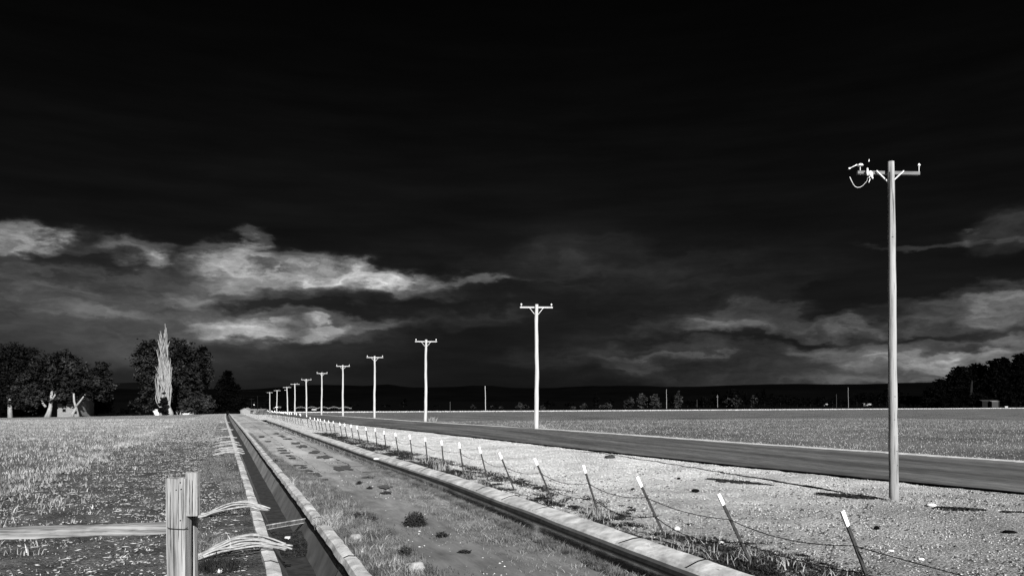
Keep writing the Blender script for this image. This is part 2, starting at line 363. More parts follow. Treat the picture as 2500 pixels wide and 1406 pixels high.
# hills
def hills(name, pts, dist, depth, material, amp):
    az_ = lin(-1.0, 1.0, 260); V = []; px = CX+F*np.tan(az_); py = np.interp(px, [p[0] for p in pts], [p[1] for p in pts])
    for r, (fd, fh) in enumerate(((0,0),(.25,.45),(.5,.8),(.75,.97),(1,1),(1.4,.6),(1.9,0))):
        d = dist+depth*(fd-1)
        top = CZ+(YH-py)/F*dist
        jag = amp*(vnoise(az_*40, az_*0, 1, 4)+.5*vnoise(az_*110, az_*0, 1, 6))
        base = CZ-20
        z = base+(top+jag-base)*fh
        V.append(np.stack([d*np.tan(az_), np.full_like(az_, d), z], 1))
    n = len(az_); V = np.concatenate(V); i = (np.arange(6)[:, None]*n+np.arange(n-1)[None]).ravel()
    return tag(mk(name, V, np.stack([i, i+1, i+1+n, i+n], 1), material, None, True), kind='structure')
hills('hills', [(-2000,950),(0,951),(270,950),(420,951),(600,951),(700,945),(800,940),(880,943),(950,940),(1000,947),(1200,943),(1250,948),(1350,948),(1450,944),(1500,943),(1700,945),(1800,942),(1900,939),(2100,940),(2250,935),(2500,929),(4000,925)], 7000, 2200, m_hill, 10)
hills('far_hills', [(-2000,950),(200,945),(270,937),(330,934),(400,942),(560,952),(4000,960)], 11000, 2500, m_hill2, 8)

# ------------------------------------------------------------ concrete ditches
def ditch(name, label, prof, s0, s1, step, cfun, joints, jit=.011):
    """prof: list of parts (partname, [(offset, height)...], material)"""
    x, y = xy(cfun(s0), s0); root = empty(name, (x, y, float(G(x, y))), label, 'ditch')
    sv = srange(s0, s1, step)
    for pn, pr, mt in prof:
        V = []
        for s in sv:
            for (o_, h_) in pr:
                jj = jit*2*float(vnoise(np.array(s), np.array(o_*3), 1.3, 2)); jh = jit*2*float(vnoise(np.array(s), np.array(o_*3), .7, 8))
                if abs(h_) < .1 and (o_ > .35 or o_ < -.65): jj += .022*float(vnoise(np.array(s), np.array(o_), 3.7, 4)); jh += .006*float(vnoise(np.array(s), np.array(o_), 5., 4))
                x, y = xy(cfun(s)+o_+jj, s); V.append((x, y, float(G(x, y))+h_+jh))
        n = len(pr); Fc = [(i*n+k, i*n+k+1, (i+1)*n+k+1, (i+1)*n+k) for i in range(len(sv)-1) for k in range(n-1)]
        mk(pn, np.array(V), Fc, mt, root)
    rs = random.Random(len(name))
    for s in np.arange(max(s0, 8), 40, 2.1):                 # open joints across the lips and down the wall
        for ip, part in enumerate(joints):
            if rs.random() < .2: continue
            sl = rs.uniform(-.1,.1); w_ = rs.uniform(.006,.020) if ip < 2 else .010; pts = []; cr = MB()
            for (o_, h_) in part:
                x, y = xy(cfun(s)+o_, s+sl*(o_-part[0][0])*3+rs.uniform(-.02,.02)*(ip < 2)); pts.append(Vector((x, y, float(G(x, y))+h_+.004)))
            for p, q in zip(pts[:-1], pts[1:]): cr.bar(p, q, w_, .012, (0,0,1))
            cr.build('joint', m_moss, root)
    return root
d1 = ditch('irrigation_ditch', 'nearly empty concrete lined irrigation ditch with bright lips, running beside the field', [
    ('concrete_lip', [(-C1H-.22,-.15),(-C1H-.21,.075),(-C1H-.12,.085),(-C1H-.01,.05),(-C1H+.0,-.0)], m_conc),
    ('lining', [(-C1H+.0,-.0),(-C1H+.06,-.12),(-.17,-.60),(.17,-.60),(C1H-.10,-.13)], m_concd),
    ('silt', [(-.28,-.50),(0,-.49),(.27,-.50)], m_silt),
    ('moss_line', [(C1H-.10,-.13),(C1H-.065,-.085),(C1H-.055,-.035)], m_moss),
    ('concrete_lip', [(C1H-.055,-.035),(C1H-.02,.055),(C1H+.05,.085),(C1H+.16,.07),(C1H+.17,-.15)], m_conc)], -12, 284, .2, c1c, [[(-C1H-.21,.075),(-C1H-.12,.088),(-C1H-.01,.053)],[(C1H-.02,.055),(C1H+.05,.088),(C1H+.16,.075)],[(C1H-.11,-.14),(.24,-.48)]])
d2 = ditch('water_ditch', 'concrete ditch full of dark water with a broad bright lip under the wire fence', [
    ('lining', [(-1.13,-.02),(-.8,-.5),(-.25,-.5),(-.04,-.10)], m_silt),
    ('wall_face', [(-.04,-.10),(.0,-.055)], m_concd),
    ('concrete_lip', [(.0,-.055),(.05,-.01),(.27,.05),(.38,.068),(.44,.055),(.45,-.15)], m_conc)], -12, c2end, .2, c2i, [[(.03,-.02),(.25,.053),(.37,.071),(.43,.058)]])
ribbon('water', lambda s: c2i(s)-.98, lambda s: c2i(s)-.045, srange(-12, c2end-1), m_water, -.16)
# ------------------------------------------------------------ utility poles
NX = Vector((.9985, .055, 0)); UX = Vector((-.055, .9985, 0))
def insulator(parent, p, r, white=True, name='insulator'):
    mb = MB(); mb.tube([p+Vector((0,0,.13)), p+Vector((0,0,.15)), p+Vector((0,0,.19)), p+Vector((0,0,.24)), p+Vector((0,0,.25))], [r*.7, r, r*.9, r*.5, r*.2], 10)
    o = mb.build(name, m_white, parent, True)
    mp = MB(); mp.tube([p+Vector((0,0,-.12)), p+Vector((0,0,.18))], .012, 6); mp.build('pin', m_galv, o if False else parent)
def upole(bx, by, tx, ty, z, label, armL, mt, rb, rt, arm=True, braces=True, ins=(-.96,.9), armdir=None, armdrop=.3, grp='utility poles in a line along the road', seed=0, name='utility_pole', armm=None, front=False):
    b = pix(bx, by, z); t = pix(tx, ty, z); b.z = float(G(b.x, b.y))-.0
    root = empty(name, b, label, 'utility pole', grp)
    Hh = (t-b).length; rs = random.Random(seed); pts = []; rad = []
    wx = rs.uniform(0, 6)
    for i in range(25):
        f = i/24; p = b.lerp(t, f)-Vector((0,0,.5))*(1 if i == 0 else 0)
        p += (.25 if seed == 3 else 1)*Vector((math.sin(wx+f*9)*.02+math.sin(f*23+wx)*.008, 0, 0))*(Hh/9)
        pts.append(p); rad.append((rb+(rt-rb)*f)*(1+.04*math.sin(f*40+wx)))
    MB().tube(pts, rad, 14).build('pole', mt, root, True)
    if arm:
        ad = armdir or NX; back = UX*(rt+.06)*(-1 if front else 1); c = t-Vector((0,0,armdrop))+back
        MB().box(c, armL, .09, .072 if seed == 3 else .12, ad, UX, Vector((0,0,1))).build('crossarm', armm or mt, root)
        if braces:
            for sg in (-1, 1):
                MB().bar(c-UX*.07+ad*(sg*armL*.22)+Vector((0,0,-.01)), t-Vector((0,0,armdrop+armL*.245))+ad*(sg*rt*.6)+back*.4, .035, .03).build('brace', m_galv, root)
        for q in ins: insulator(root, c+ad*(q*armL/2)+Vector((0,0,.06)), .07)
    return root, t
P1 = pg(2182, 1222); z1 = P1[1]
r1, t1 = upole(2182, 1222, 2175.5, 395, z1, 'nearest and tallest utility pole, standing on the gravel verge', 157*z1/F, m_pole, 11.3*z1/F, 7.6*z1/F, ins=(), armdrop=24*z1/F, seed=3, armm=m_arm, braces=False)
c1 = pix(2171, 418.5, z1)+UX*.12
armL1 = 157*z1/F
def a1(px, py, off=0.):                     # a point near the crossarm's vertical plane of the first pole
    # solve for distance along NX such that it projects to px
    x0, y0 = c1.x+UX.x*off, c1.y+UX.y*off; k = (px-CX)/F
    d = (k*y0-x0)/(NX.x-k*NX.y); q = Vector((x0, y0, 0))+NX*d; q.z = CZ+(YH-py)/F*q.y; return q
for (xa, ya, xb, yb) in ((2139.5,417,2167,444),(2206,417.5,2181,441)):
    MB().bar(a1(xa, ya, -.08), a1(xb, yb, -.08), .035, .02, (0,0,1)).build('brace', m_galv, r1)
def mush(px, py, w, h, parent, nm='insulator'):
    p = a1(px, py); u = p.y/F; mb = MB()
    mb.tube([p+Vector((0,0,-h*.5*u)), p+Vector((0,0,-h*.2*u)), p+Vector((0,0,h*.2*u)), p+Vector((0,0,h*.5*u))], [w*.46*u, w*.5*u, w*.36*u, w*.12*u], 12)
    mb.build(nm, m_white, parent, True)
mush(2100.5, 402.5, 14, 6, r1); mush(2243.5, 402.5, 6.5, 6, r1)
for px in (2100, 2243.5): MB().tube([a1(px, 427), a1(px, 405)], .009, 6).build('insulator_pin', m_galv, r1)
# fuse cutout, bracket, lead and dead-end clamps
cut = MB(); cut.tube([a1(2122,419,-.14), a1(2124,421,-.14), a1(2126,427,-.14), a1(2127,432,-.14)], [.03,.045,.05,.04], 9)
cut.tube([a1(2121,435,-.14), a1(2124,431,-.14), a1(2131,434,-.14), a1(2130,437,-.14)], .016, 6)
cut.tube([a1(2118,414,-.13), a1(2117,422,-.13), a1(2118.5,429,-.13)], [.02,.022,.02], 6)
fc = cut.build('fuse_cutout', m_white, r1, True)
MB().bar(a1(2118,412,-.06), a1(2118,424,-.10), .03, .05).build('bracket', m_galv, r1)
pts = [a1(px, py, -.13) for px, py in ((2074.5,432),(2078,440),(2083,450),(2088,456),(2094,458),(2101,457),(2108,452),(2113,446),(2117,441),(2118,434))]
MB().tube(pts, [.007,.007,.006,.006,.006,.005,.004,.004,.003,.003], 6).build('jumper_cable', m_galv, r1, True)
MB().tube([a1(2124,437,-.13), a1(2121,446,-.13)], [.012,.008], 6).build('lead_wire', m_galv, r1)
cl = MB(); cl.tube([a1(2092,402.5), a1(2087,405), a1(2079,409), a1(2073,412)], [.016,.008,.005,.008], 6); cl.tube([a1(2071.5,412.5), a1(2074,411.5), a1(2077,410)], [.018,.022,.008], 8)
cl.build('wire_clamp', m_white, r1, True)
MB().tube([a1(2122,389), a1(2121,395)], [.006,.014], 6).build('wire_end', m_galv, r1)
MB().tube([a1(2172,420,-.22), pix(2169.5, 700, z1)-UX*.02, pix(2171, 1080, z1), pix(2173,1218,z1)], .012, 6).build('shaft_line', m_wire, r1)  # thin dark line down the shaft's left edge
rs = random.Random(77)
for k in range(11):                                          # knots and drying checks on the shaft
    f = rs.uniform(.08, .95); px = 2182-6.5*f; py = 1222+(395-1222)*f; xo = rs.uniform(-5,5.5); L_ = rs.choice((2, 3, 12, 24, 34)); kn = MB()
    q = lambda dx, dy: pix(px+dx, py+dy, z1)+Vector((0, -(11.0-3.6*f)*z1/F*math.sqrt(max(0, 1-(dx/(11.3-3.7*f))**2))-.003, 0))
    if L_ < 4: kn.tube([q(xo-L_*.7, rs.uniform(-1,1)), q(xo, -.8), q(xo+L_*.7, 0)], [.003,.008,.003], 5)
    else: kn.tube([q(xo, -L_), q(xo+.6, 0), q(xo-.3, L_)], [.001,.0045,.001], 4)
    kn.build('crack', m_weed, r1)
far = [(1310,1047,1310,743,62,2.62,'second utility pole from the right, with a bent shaft, beyond the road'),
 (1039,1030,1040,829,93.6,2.62,'third utility pole from the right, above a tuft of pale grass'),
 (914,1020,915,869,124.6,2.62,'fourth utility pole from the right along the road'),
 (837,1016,837,891,150.5,2.6,'fifth utility pole from the right along the road'),
 (785,1012,786,909,182.6,2.5,'sixth utility pole from the right along the road'),
 (748.5,1011,747.5,925,218.7,2.8,'seventh utility pole from the right, first with a plain thin crossarm'),
 (720,1010,720,936,254,2.9,'eighth utility pole from the right, distant, plain crossarm'),
 (702.5,1010,700.5,944,285,2.9,'ninth utility pole from the right, leaning left'),
 (675.5,1010,676.5,952,324,2.8,'tenth utility pole from the right, with a small low crosspiece'),
 (659,1008,658.5,957,369,2.8,'eleventh and farthest utility pole of the roadside line')]
for i, (bx, by, tx, ty, z, aL, lb) in enumerate(far):
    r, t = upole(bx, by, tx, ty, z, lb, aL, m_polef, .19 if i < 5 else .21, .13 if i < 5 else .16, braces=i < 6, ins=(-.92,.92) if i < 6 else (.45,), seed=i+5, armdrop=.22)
    if i == 8: MB().box(pix(675.5, 993.5, z)-UX*.25, 1.1, .1, .22, NX, UX).build('low_crosspiece', m_white, r)
    if i == 7: MB().box(pix(697, 952, z), .9, .1, .12, NX, UX).build('side_arm', m_polef, r)
# lone distant poles
lone = [(1185.5,1001,1184.5,942,480,.2,'lone bright pole without a crossarm beyond the right field'),
 (1099,1002,1099,980,420,.12,'short thin lone pole left of the bright lone pole'),
 (1627.5,998,1627,950,560,.16,'tall lone pole beyond the field, left of centre of the tree row'),
 (1649,992.5,1648.5,974,740,.14,'short pole just right of the tall lone pole'),(1599,992,1598.5,975,740,.13,'short pole among the pale trees'),
 (1702,992,1701.5,975,740,.13,'short pole before the dark far trees'),(2071.5,994,2070.5,946,640,.14,'tall grey pole left of the nearest pole'),
 (2042.5,985,2042,962,700,.14,'short grey pole left of the tall grey one'),(629,1004,629,967,330,.13,'thin bare pole behind the long low building'),
 (1580.5,991,1580.5,977,740,.12,'faint short pole at the left of the pale trees')]
for i, (bx, by, tx, ty, z, rr, lb) in enumerate(lone):
    upole(bx, by, tx, ty, z, lb, 1, m_polef if i == 0 else m_pole if i in (2, 6) else m_barkd if i == 8 else m_polefar, rr, rr*.8, arm=False, grp='lone poles in the distance', seed=i+40)
r, t = upole(1752, 991, 1751.5, 964, 740, 'short far pole with a small crossarm', 2.4, m_pole, .16, .13, braces=False, ins=(), armdrop=1.6, grp='lone poles in the distance', seed=60)
for (bx, by, tx, ty, lb, L_) in ((614,1003,614,972,'faint pole with a faint crossarm behind the low building',2.4),(621,1003,621,980,'small dark pole carrying a round pale lamp',1.2)):
    r, t = upole(bx, by, tx, ty, 340, lb, L_, m_barkd, .14, .11, braces=False, ins=(), armdrop=.4, grp='lone poles in the distance', seed=bx)
    if bx == 621: MB().tube([pix(619.5,989,340), pix(620.2,988,340), pix(621,987,340)], [.15,.35,.2], 8).build('lamp_head', m_galv, r, True)

# ------------------------------------------------------------ wire fence
fx, fy = pg(1622.7, 1315); fence = empty('wire_fence', (fx, fy, float(G(fx, fy))), 'leaning barbed wire fence of dark steel posts with white tips', 'fence')
def tpost(b, t):
    b = Vector(b); t = Vector(t); d = (t-b).normalized(); cut_ = t-d*((t-b).length*random.uniform(.15,.19))
    x = UX; y = d.cross(x).normalized()
    mb = MB(); s_ = b-d*.25
    mb.box((s_+cut_)/2, .042, .011, (cut_-s_).length, x, y, d); mb.box((s_+cut_)/2-y*.02, .011, .034, (cut_-s_).length, x, y, d)
    for k in range(14): mb.box(b.lerp(cut_, (k+.5)/14)+y*.009, .012, .010, .02, x, y, d)
    p = mb.build('fence_post', m_steel, fence)
    w = MB(); w.box((cut_+t)/2, .054, .022, (t-cut_).length, x, y, d); w.box((cut_+t)/2-y*.022, .022, .034, (t-cut_).length, x, y, d); w.build('white_tip', m_tip, p)
    return b, t
near = [(2140,1462,2050.7,1240),(1833,1373,1752,1206),(1622.7,1315,1553.6,1164),(1461.5,1253,1422.6,1135),(1349,1227,1304,1119),(1254,1193,1218,1105),
 (1191,1181,1169,1091),(1131,1151,1120,1080),(1083,1142,1076.7,1075),(1043,1137,1037,1069),(1007,1128.5,999,1061),(972.7,1116,964,1056),(943,1105,936.7,1052.5),(921,1099,915,1045.5),(899,1092,892,1043),
 (879.5,1083,871,1041),(862,1077,856.7,1039),(847,1073,841,1038),(835,1070,829,1033),(819,1066,813.6,1031.5),(809,1063,802,1029),(798,1059,792,1028),(788,1056,782,1025.5),(781,1054,776,1025),(773,1052,768,1024.5),(763,1050,757.6,1023)]
posts = []
def pnt_at_D(px, D):                     # ground point seen at column px with road offset D
    k = (px-CX)/F; s_ = 1/(k*ct+sn)*D; return s_*k, s_
for i, (bx, by, tx, ty) in enumerate(near):
    x, y = pnt_at_D(bx, 7.45 if i < 10 else 7.15); b = Vector((x, y, float(G(x, y))))
    t = pix(tx, ty, y-.02); 
    L = (t-b).length
    t = b+(t-b)*(min(max(L, 1.0), 1.22)/L)
    posts.append(tpost(b, t))
for px in (750,737,732,726,719,713,709,705,700,697,693,690.5,688.6,686,682,679,673,669,666.5,664,662,656,652.6):
    x, y = pnt_at_D(px+3, 7.1)
    if y > 240: continue
    b = Vector((x, y, float(G(x, y)))); posts.append(tpost(b, b+Vector((-.22+random.uniform(-.1,.1), 0, 1.14+random.uniform(-.06,.06)))))
# wires sag from post to post
ex = [(Vector(posts[0][0])+Vector((2.2,-3.0,-.1)), Vector(posts[0][1])+Vector((2.0,-3.2,-.35)))]
allp = ex+posts
for fr_, sag in ((.66,.07),(.34,.10)):
    mb = MB(); bb = MB(); pts = []
    for (b0, t0), (b1, t1_) in zip(allp[:-1], allp[1:]):
        a = Vector(b0).lerp(Vector(t0), fr_+random.uniform(-.02,.02)) if not pts else pts[-1]; e = Vector(b1).lerp(Vector(t1_), fr_+random.uniform(-.03,.03)); sg = sag*random.uniform(.4,1.7)
        for k in range(1, 9):
            f = k/8; p = a.lerp(e, f); p.z -= sg*4*f*(1-f); pts.append(p)
            if not pts[:1]: pass
            if p.y < 32:
                q = a.lerp(e, f-.06); q.z -= sg*4*f*(1-f)
                for w_ in range(2):
                    dv = Vector((random.uniform(-1,1), random.uniform(-1,1), random.uniform(-1,1))).normalized()*.022
                    bb.tube([q-dv, q+dv], .0022, 3)
        if len(pts) == 8: pts.insert(0, a)
    mb.tube(pts, [.0075 if p.y < 25 else .008 for p in pts], 4)
    w = mb.build('barbed_wire', m_wire, fence, True); bb.build('barbs', m_wire, w)

# ------------------------------------------------------------ wooden post and rail, near left
zp = 7.0; u = zp/F
def jag_post(name, x0, x1, ytop, ybot, z, dz, material, parent, seed, taper=0., chamfer=None):
    """squared timber with a split uneven top; x, y in picture units at distance z"""
    rs = random.Random(seed); nx = 9; V = []; Fc = []
    ys = list(np.linspace(ytop, ybot, 22)); uu = z/F
    front = []; 
    for j, yy in enumerate(ys):
        row = []
        xl = x0+taper*(yy-ytop)/100+rs.uniform(-.5,.5); xr = x1+rs.uniform(-.3,.3)
        ring = []
        for k in range(nx):
            f = k/(nx-1); xx = xl+(xr-xl)*f; yj = yy+(rs.uniform(0, 5) if j == 0 else 0)
            bul = -.012*math.sin(math.pi*f)-(.006 if k % 3 == 1 else 0)
            p = pix(xx, yj, z); p.y += bul; ring.append(p)
        for k in range(nx-1, -1, -1):
            f = k/(nx-1); xx = xl+(xr-xl)*f; p = pix(xx, yy+(rs.uniform(0, 5) if j == 0 else 0), z); p.y += dz; ring.append(p)
        V += ring
    m = 2*nx
    for j in range(len(ys)-1):
        for k in range(m): Fc.append((j*m+k, j*m+(k+1) % m, (j+1)*m+(k+1) % m, (j+1)*m+k))
    for k in range(nx-1): Fc.append((k, m-1-k, m-2-k, k+1))
    return mk(name, np.array([tuple(q) for q in V]), Fc, material, parent)
gz = YH+F*float(H(-3, zp))/zp+20
pb = pix(440, gz, zp); pb.z = float(G(pb.x, pb.y))
wp = empty('rail_fence', pb, 'weathered grey timber post with a plank rail, in the left foreground', 'fence')
jag_post('post', 404, 452, 1165, gz, zp, .14, m_wood, wp, 1, taper=1.3)
jag_post('upper_post_piece', 453.5, 481, 1150, 1259, zp+.03, .08, m_wood, wp, 2)
jag_post('lower_post_piece', 453.5, 475, 1258, gz, zp+.30, .08, m_wood, wp, 5)
# rail
V = []; nst = 40; rs = random.Random(9)
for j in range(nst+1):
    f = j/nst; xx = 414-(414+330)*f; yt = 1278+f*30+rs.uniform(-1.2,1.2)+1.5*math.sin(f*9); yb = yt+24+rs.uniform(-1,1)+1.5*math.sin(f*17); zz_ = zp+.02-.05*f
    for (yy, dy) in ((yt, .0),((yt+yb)/2,-.012+rs.uniform(-.004,.004)),(yb,.0),(yb,.07),(yt-3,.07)):
        p = pix(xx, yy, zz_); p.y += dy+.03; V.append(tuple(p))
Fc = [(j*5+k, j*5+(k+1) % 5, (j+1)*5+(k+1) % 5, (j+1)*5+k) for j in range(nst) for k in range(5)]+[(0,1,2,3,4),(nst*5+4,nst*5+3,nst*5+2,nst*5+1,nst*5)]
mk('rail', np.array(V), Fc, m_woodh, wp)
MB().tube([pix(412,1285,zp)+Vector((0,-.02,0)), pix(414,1287,zp)+Vector((0,-.03,0)), pix(430,1289,zp)+Vector((0,-.03,0)), pix(452,1290.5,zp)+Vector((0,-.02,0)), pix(456,1288,zp)+Vector((0,.02,0))], .0035, 5).build('tie_wire', m_wire, wp)
nb_ = MB()
for (xx, yy) in ((442,1177),(432,1195),(442,1269),(444,1193)): nb_.tube([pix(xx,yy,zp)+Vector((0,-.02,0)), pix(xx,yy,zp)+Vector((0,-.005,0))], .005, 6)
nb_.build('nails', m_dark, wp)
rs = random.Random(31); ck_ = MB()
for xx in (409, 418, 426.5, 437, 445.5, 463, 470):           # drying cracks down the timber
    y0 = rs.uniform(1168, 1200); y1 = rs.uniform(1255, 1262) if xx > 452 else rs.uniform(1300, 1420); pts = []
    for k in range(9): pts.append(pix(xx+rs.uniform(-.7,.7), y0+(y1-y0)*k/8, zp)+Vector((0, -.0135 if 410 < xx < 450 else -.004, 0)))
    ck_.tube(pts, [.0005]+[rs.uniform(.0016,.0032) for _ in range(7)]+[.0005], 4)
ck_.build('cracks', m_moss, wp)
nb_ = MB()
# ------------------------------------------------------------ siphon tubes over the ditch lip
def siphon(pts, r, label, grp):
    ps = [Vector(p) for p in pts]; out = []
    n = len(ps)
    for i in range(n-1):                                  # Catmull-Rom
        p0, p1, p2, p3 = ps[max(i-1,0)], ps[i], ps[i+1], ps[min(i+2,n-1)]
        for k in range(5):
            t = k/5; out.append(.5*((2*p1)+(p2-p0)*t+(2*p0-5*p1+4*p2-p3)*t*t+(3*p1-p0-3*p2+p3)*t**3))
    out.append(ps[-1])
    o = MB().tube(out, r, 8).build('siphon_tube', m_tube, None, True); return tag(o, label, 'siphon tube', grp)
def bundle(s, n, spread, grp, labels, seed, r=.02, D0=None, big=1., lo=False):
    """n curved tubes lying over the left lip, from the field over the lip into the ditch"""
    rs = random.Random(seed); c = float(c1c(s))-C1H-.11
    for i in range(n):
        ds = (i-(n-1)/2)*spread+rs.uniform(-.3,.3)*spread; ev = rs.uniform(-.05,.05)
        prof = [(-1.30,.03,-.55,.35),(-1.05,.05,-.42,.35),(-.75,.16,-.22,.6),(-.45,.24,-.05,1),(-.15,.24,.03,1),(.08,.17,.07,.8),(.30+rs.uniform(-.06,.08),.06,.10,.5)]
        if lo: prof = [(a_, b_*.5, c_, d_) for a_, b_, c_, d_ in prof[rs.choice((1,2,2)):]]
        pts = []
        for (o_, h_, so_, fs_) in prof:
            x, y = xy(c+o_*big+ev, s+ds*fs_+so_*big*(.6+.25*i/n)); x += rs.uniform(-.03,.03); y += rs.uniform(-.05,.05); pts.append((x, y, float(G(x, y))+rs.uniform(-.012,.02)+h_*big*(1-.22*((n-i)/n if n > 3 else 0))+.015*(i % 2)))
        siphon(pts, r, labels(i), grp)
ordn = ['first','second','third','fourth','fifth','sixth','seventh','eighth']
bundle(13.3, 7, .15, 'siphon tubes in the nearest bundle', lambda i: ordn[i]+' tube from the near side in the nearest bundle of bent siphon tubes', 3, r=.0155)
bundle(18.0, 5, .16, 'siphon tubes in the second bundle', lambda i: ordn[i]+' tube from the near side in the second nearest siphon tube bundle', 4, r=.0155)
for j, s in enumerate((37.5, 39.3, 41, 44.5, 47, 53, 68, 95)):
    bundle(s, 3, .34, 'siphon tubes lying over the lip farther up the ditch', lambda i: 'pale bent siphon tube lying over the ditch lip in the distance', 10+j, r=.021, big=.95, lo=True)
# check board, block
x, y = xy(1.2, 17.3); ck = empty('check_board', (x, y, float(G(x, y))-.1), 'slatted check board wedged across the empty ditch', 'check board')
a = Vector((*xy(float(c1c(17))-.43, 16.7), CZ-2.5-.07)); b = Vector((*xy(float(c1c(17))+.40, 17.4), CZ-2.5-.08))
mb = MB(); mb.bar(a, b, .015, .018); mb.bar(a-Vector((0,0,.085)), b-Vector((0,0,.085)), .015, .015); mb.build('board', m_flake, ck)
mb = MB()
for k in range(30): q = a.lerp(b, (k+.5)/30); mb.box(q-Vector((0,.014,.045)), .014, .014, .075)
mb.build('slats', m_dpeb, ck)
b_ = Vector((*xy(1.15, 16.4), CZ-2.5-.31))
o = MB().box(b_, .11, .09, .07, (.95,.1,0), (-.1,.95,0)).build('block', m_bright); tag(o, 'small bright white block lying on the ditch bottom', 'block')
bpy.context.view_layer.update()
mod = o.modifiers.new('b', 'BEVEL'); mod.width = .008; mod.segments = 2

# ------------------------------------------------------------ scattered growth and litter
def rand_D_s(n, Da, Db, s0, s1, p=1.):
    s = s0+(s1-s0)*RNG.random(n)**p; t = RNG.random(n)
    A = np.array([Da(q) for q in s]) if callable(Da) else np.full(n, Da); B = np.array([Db(q) for q in s]) if callable(Db) else np.full(n, Db)
    return A+(B-A)*t, s
def blades(name, D, s, hgt, wid, material, lean=.5, per=1, flat=0., spread=.03, dz=0., parent=None):
    n = len(D)*per; D = np.repeat(D, per)+RNG.normal(0, spread, n); s = np.repeat(s, per)+RNG.normal(0, spread, n)
    x, y = xy(D, s); z = G(x, y)-.01+dz; h = hgt*(.5+RNG.random(n)); a = RNG.random(n)*2*np.pi
    l = lean*RNG.random(n)*h+flat*h; ln = np.stack([np.cos(a)*l, np.sin(a)*l], 1)
    w = wid*(.6+.8*RNG.random(n)); wa = RNG.random(n)*np.pi; wv = np.stack([np.cos(wa)*w, np.sin(wa)*w], 1)
    B = np.stack([x, y], 1); hz = h*(1-.55*flat)
    def P(q, zz): return np.concatenate([q, zz[:, None]], 1)
    V = np.stack([P(B-wv, z), P(B+wv, z), P(B+ln*.4-wv*.8, z+hz*.6), P(B+ln*.4+wv*.8, z+hz*.6), P(B+ln, z+hz)], 1).reshape(-1, 3)
    i = np.arange(n)*5; Fc = np.concatenate([np.stack([i, i+1, i+3], 1), np.stack([i, i+3, i+2], 1), np.stack([i+2, i+3, i+4], 1)])
    return mk(name, V, Fc, material, parent)
def stuff(o, label, cat): return tag(o, label, cat, kind='stuff')
def chips(name, D, s, size, material, flat=.5, elong=1., dz=0.):
    n = len(D); x, y = xy(D, s); z = G(x, y)+dz
    r = size*(.4+RNG.random(n)**2*1.3); a = RNG.random(n)*np.pi*2
    O = np.array([[1,0,0],[0,1,0],[-1,0,0],[0,-1,0],[.7,.7,0],[0,0,1],[0,0,-.4]])[[0,1,2,3,5,6]]
    V = O[None]*r[:, None, None]*(1+.5*(RNG.random((n, 6, 3))-.5)); V[:, :, 0] *= elong; V[:, :, 2] *= flat
    c, s_ = np.cos(a)[:, None], np.sin(a)[:, None]
    X = V[:, :, 0]*c-V[:, :, 1]*s_; Y = V[:, :, 0]*s_+V[:, :, 1]*c
    V = np.stack([X+x[:, None], Y+y[:, None], V[:, :, 2]+z[:, None]+r[:, None]*flat*.3], -1).reshape(-1, 3)
    T = np.array([[0,1,4],[1,2,4],[2,3,4],[3,0,4],[1,0,5],[2,1,5],[3,2,5],[0,3,5]])
    Fc = (np.arange(n)[:, None, None]*6+T[None]).reshape(-1, 3); return mk(name, V, Fc, material)
# left field crop
n = 100000; D, s = rand_D_s(n, -5.3, -70, 12, 130, 1.5); D = -5.3-(-5.3-D)**1.0
D = np.where(RNG.random(n) < .09, -2.6-3*RNG.random(n)**.6, D); keep = (RNG.random(n) < .35+.9*(vnoise(D, s, .8, 3)+.5)) & (D < -4.7-1.6*vnoise(s, s*0, .5, 2)-1.2*RNG.random(n)+2.8*(RNG.random(n) < .12)); D, s = D[keep], s[keep]
stuff(blades('crop', D, s, .12, .010, m_cropleaf, .9, 4, spread=.06), 'low leafy crop covering the left field', 'crop')
D, s = rand_D_s(4500, -5.2, -.2, 7, 60, 1.3)
stuff(blades('sprouts', D, s, .035, .008, m_cropleaf, 1.2, 3, spread=.05), 'sparse seedlings on the dark soil strip', 'seedlings')
D, s = rand_D_s(11000, -6.8, .3, 7, 80, 1.35)
stuff(chips('soil_stones', D, s, .024, m_stone, .6, 1.3), 'small pale stones strewn over the dark soil', 'stones')
D, s = rand_D_s(4200, -5.8, -.1, 7, 75, 1.3)
stuff(chips('stone_flakes', D, s, .03, m_flake, .3, 1.7), 'flat bright stones and dry leaf scraps on the soil', 'stones')
D, s = rand_D_s(1800, -2.2, .3, 8, 70, 1.4)
stuff(chips('straw', D, s, .010, m_stalk, .6, 7., .015), 'pale straw stalks scattered beside the ditch', 'straw')
D, s = rand_D_s(320, -5, 0, 8, 30, 1.2)
stuff(chips('stalks', D, s, .011, m_stalk, .6, 9., .015), 'longer pale stalks lying on the soil', 'straw')
D, s = rand_D_s(26000, -.9, lambda q: float(lo1(q)), 9, 90, 1.4); keep = vnoise(D, s*.35, 1.2, 9) > .02; D, s = D[keep], s[keep]
stuff(chips('far_litter', *rand_D_s(9000, -5.5, -.3, 50, 280, 1.3), .06, m_stone, .5, 1.5), 'pale stubble and stones on the far soil strip', 'stones')
stuff(blades('lip_grass', D, s, .07, .006, m_grass, 1., 2), 'short dry grass along the left lip of the ditch', 'grass')
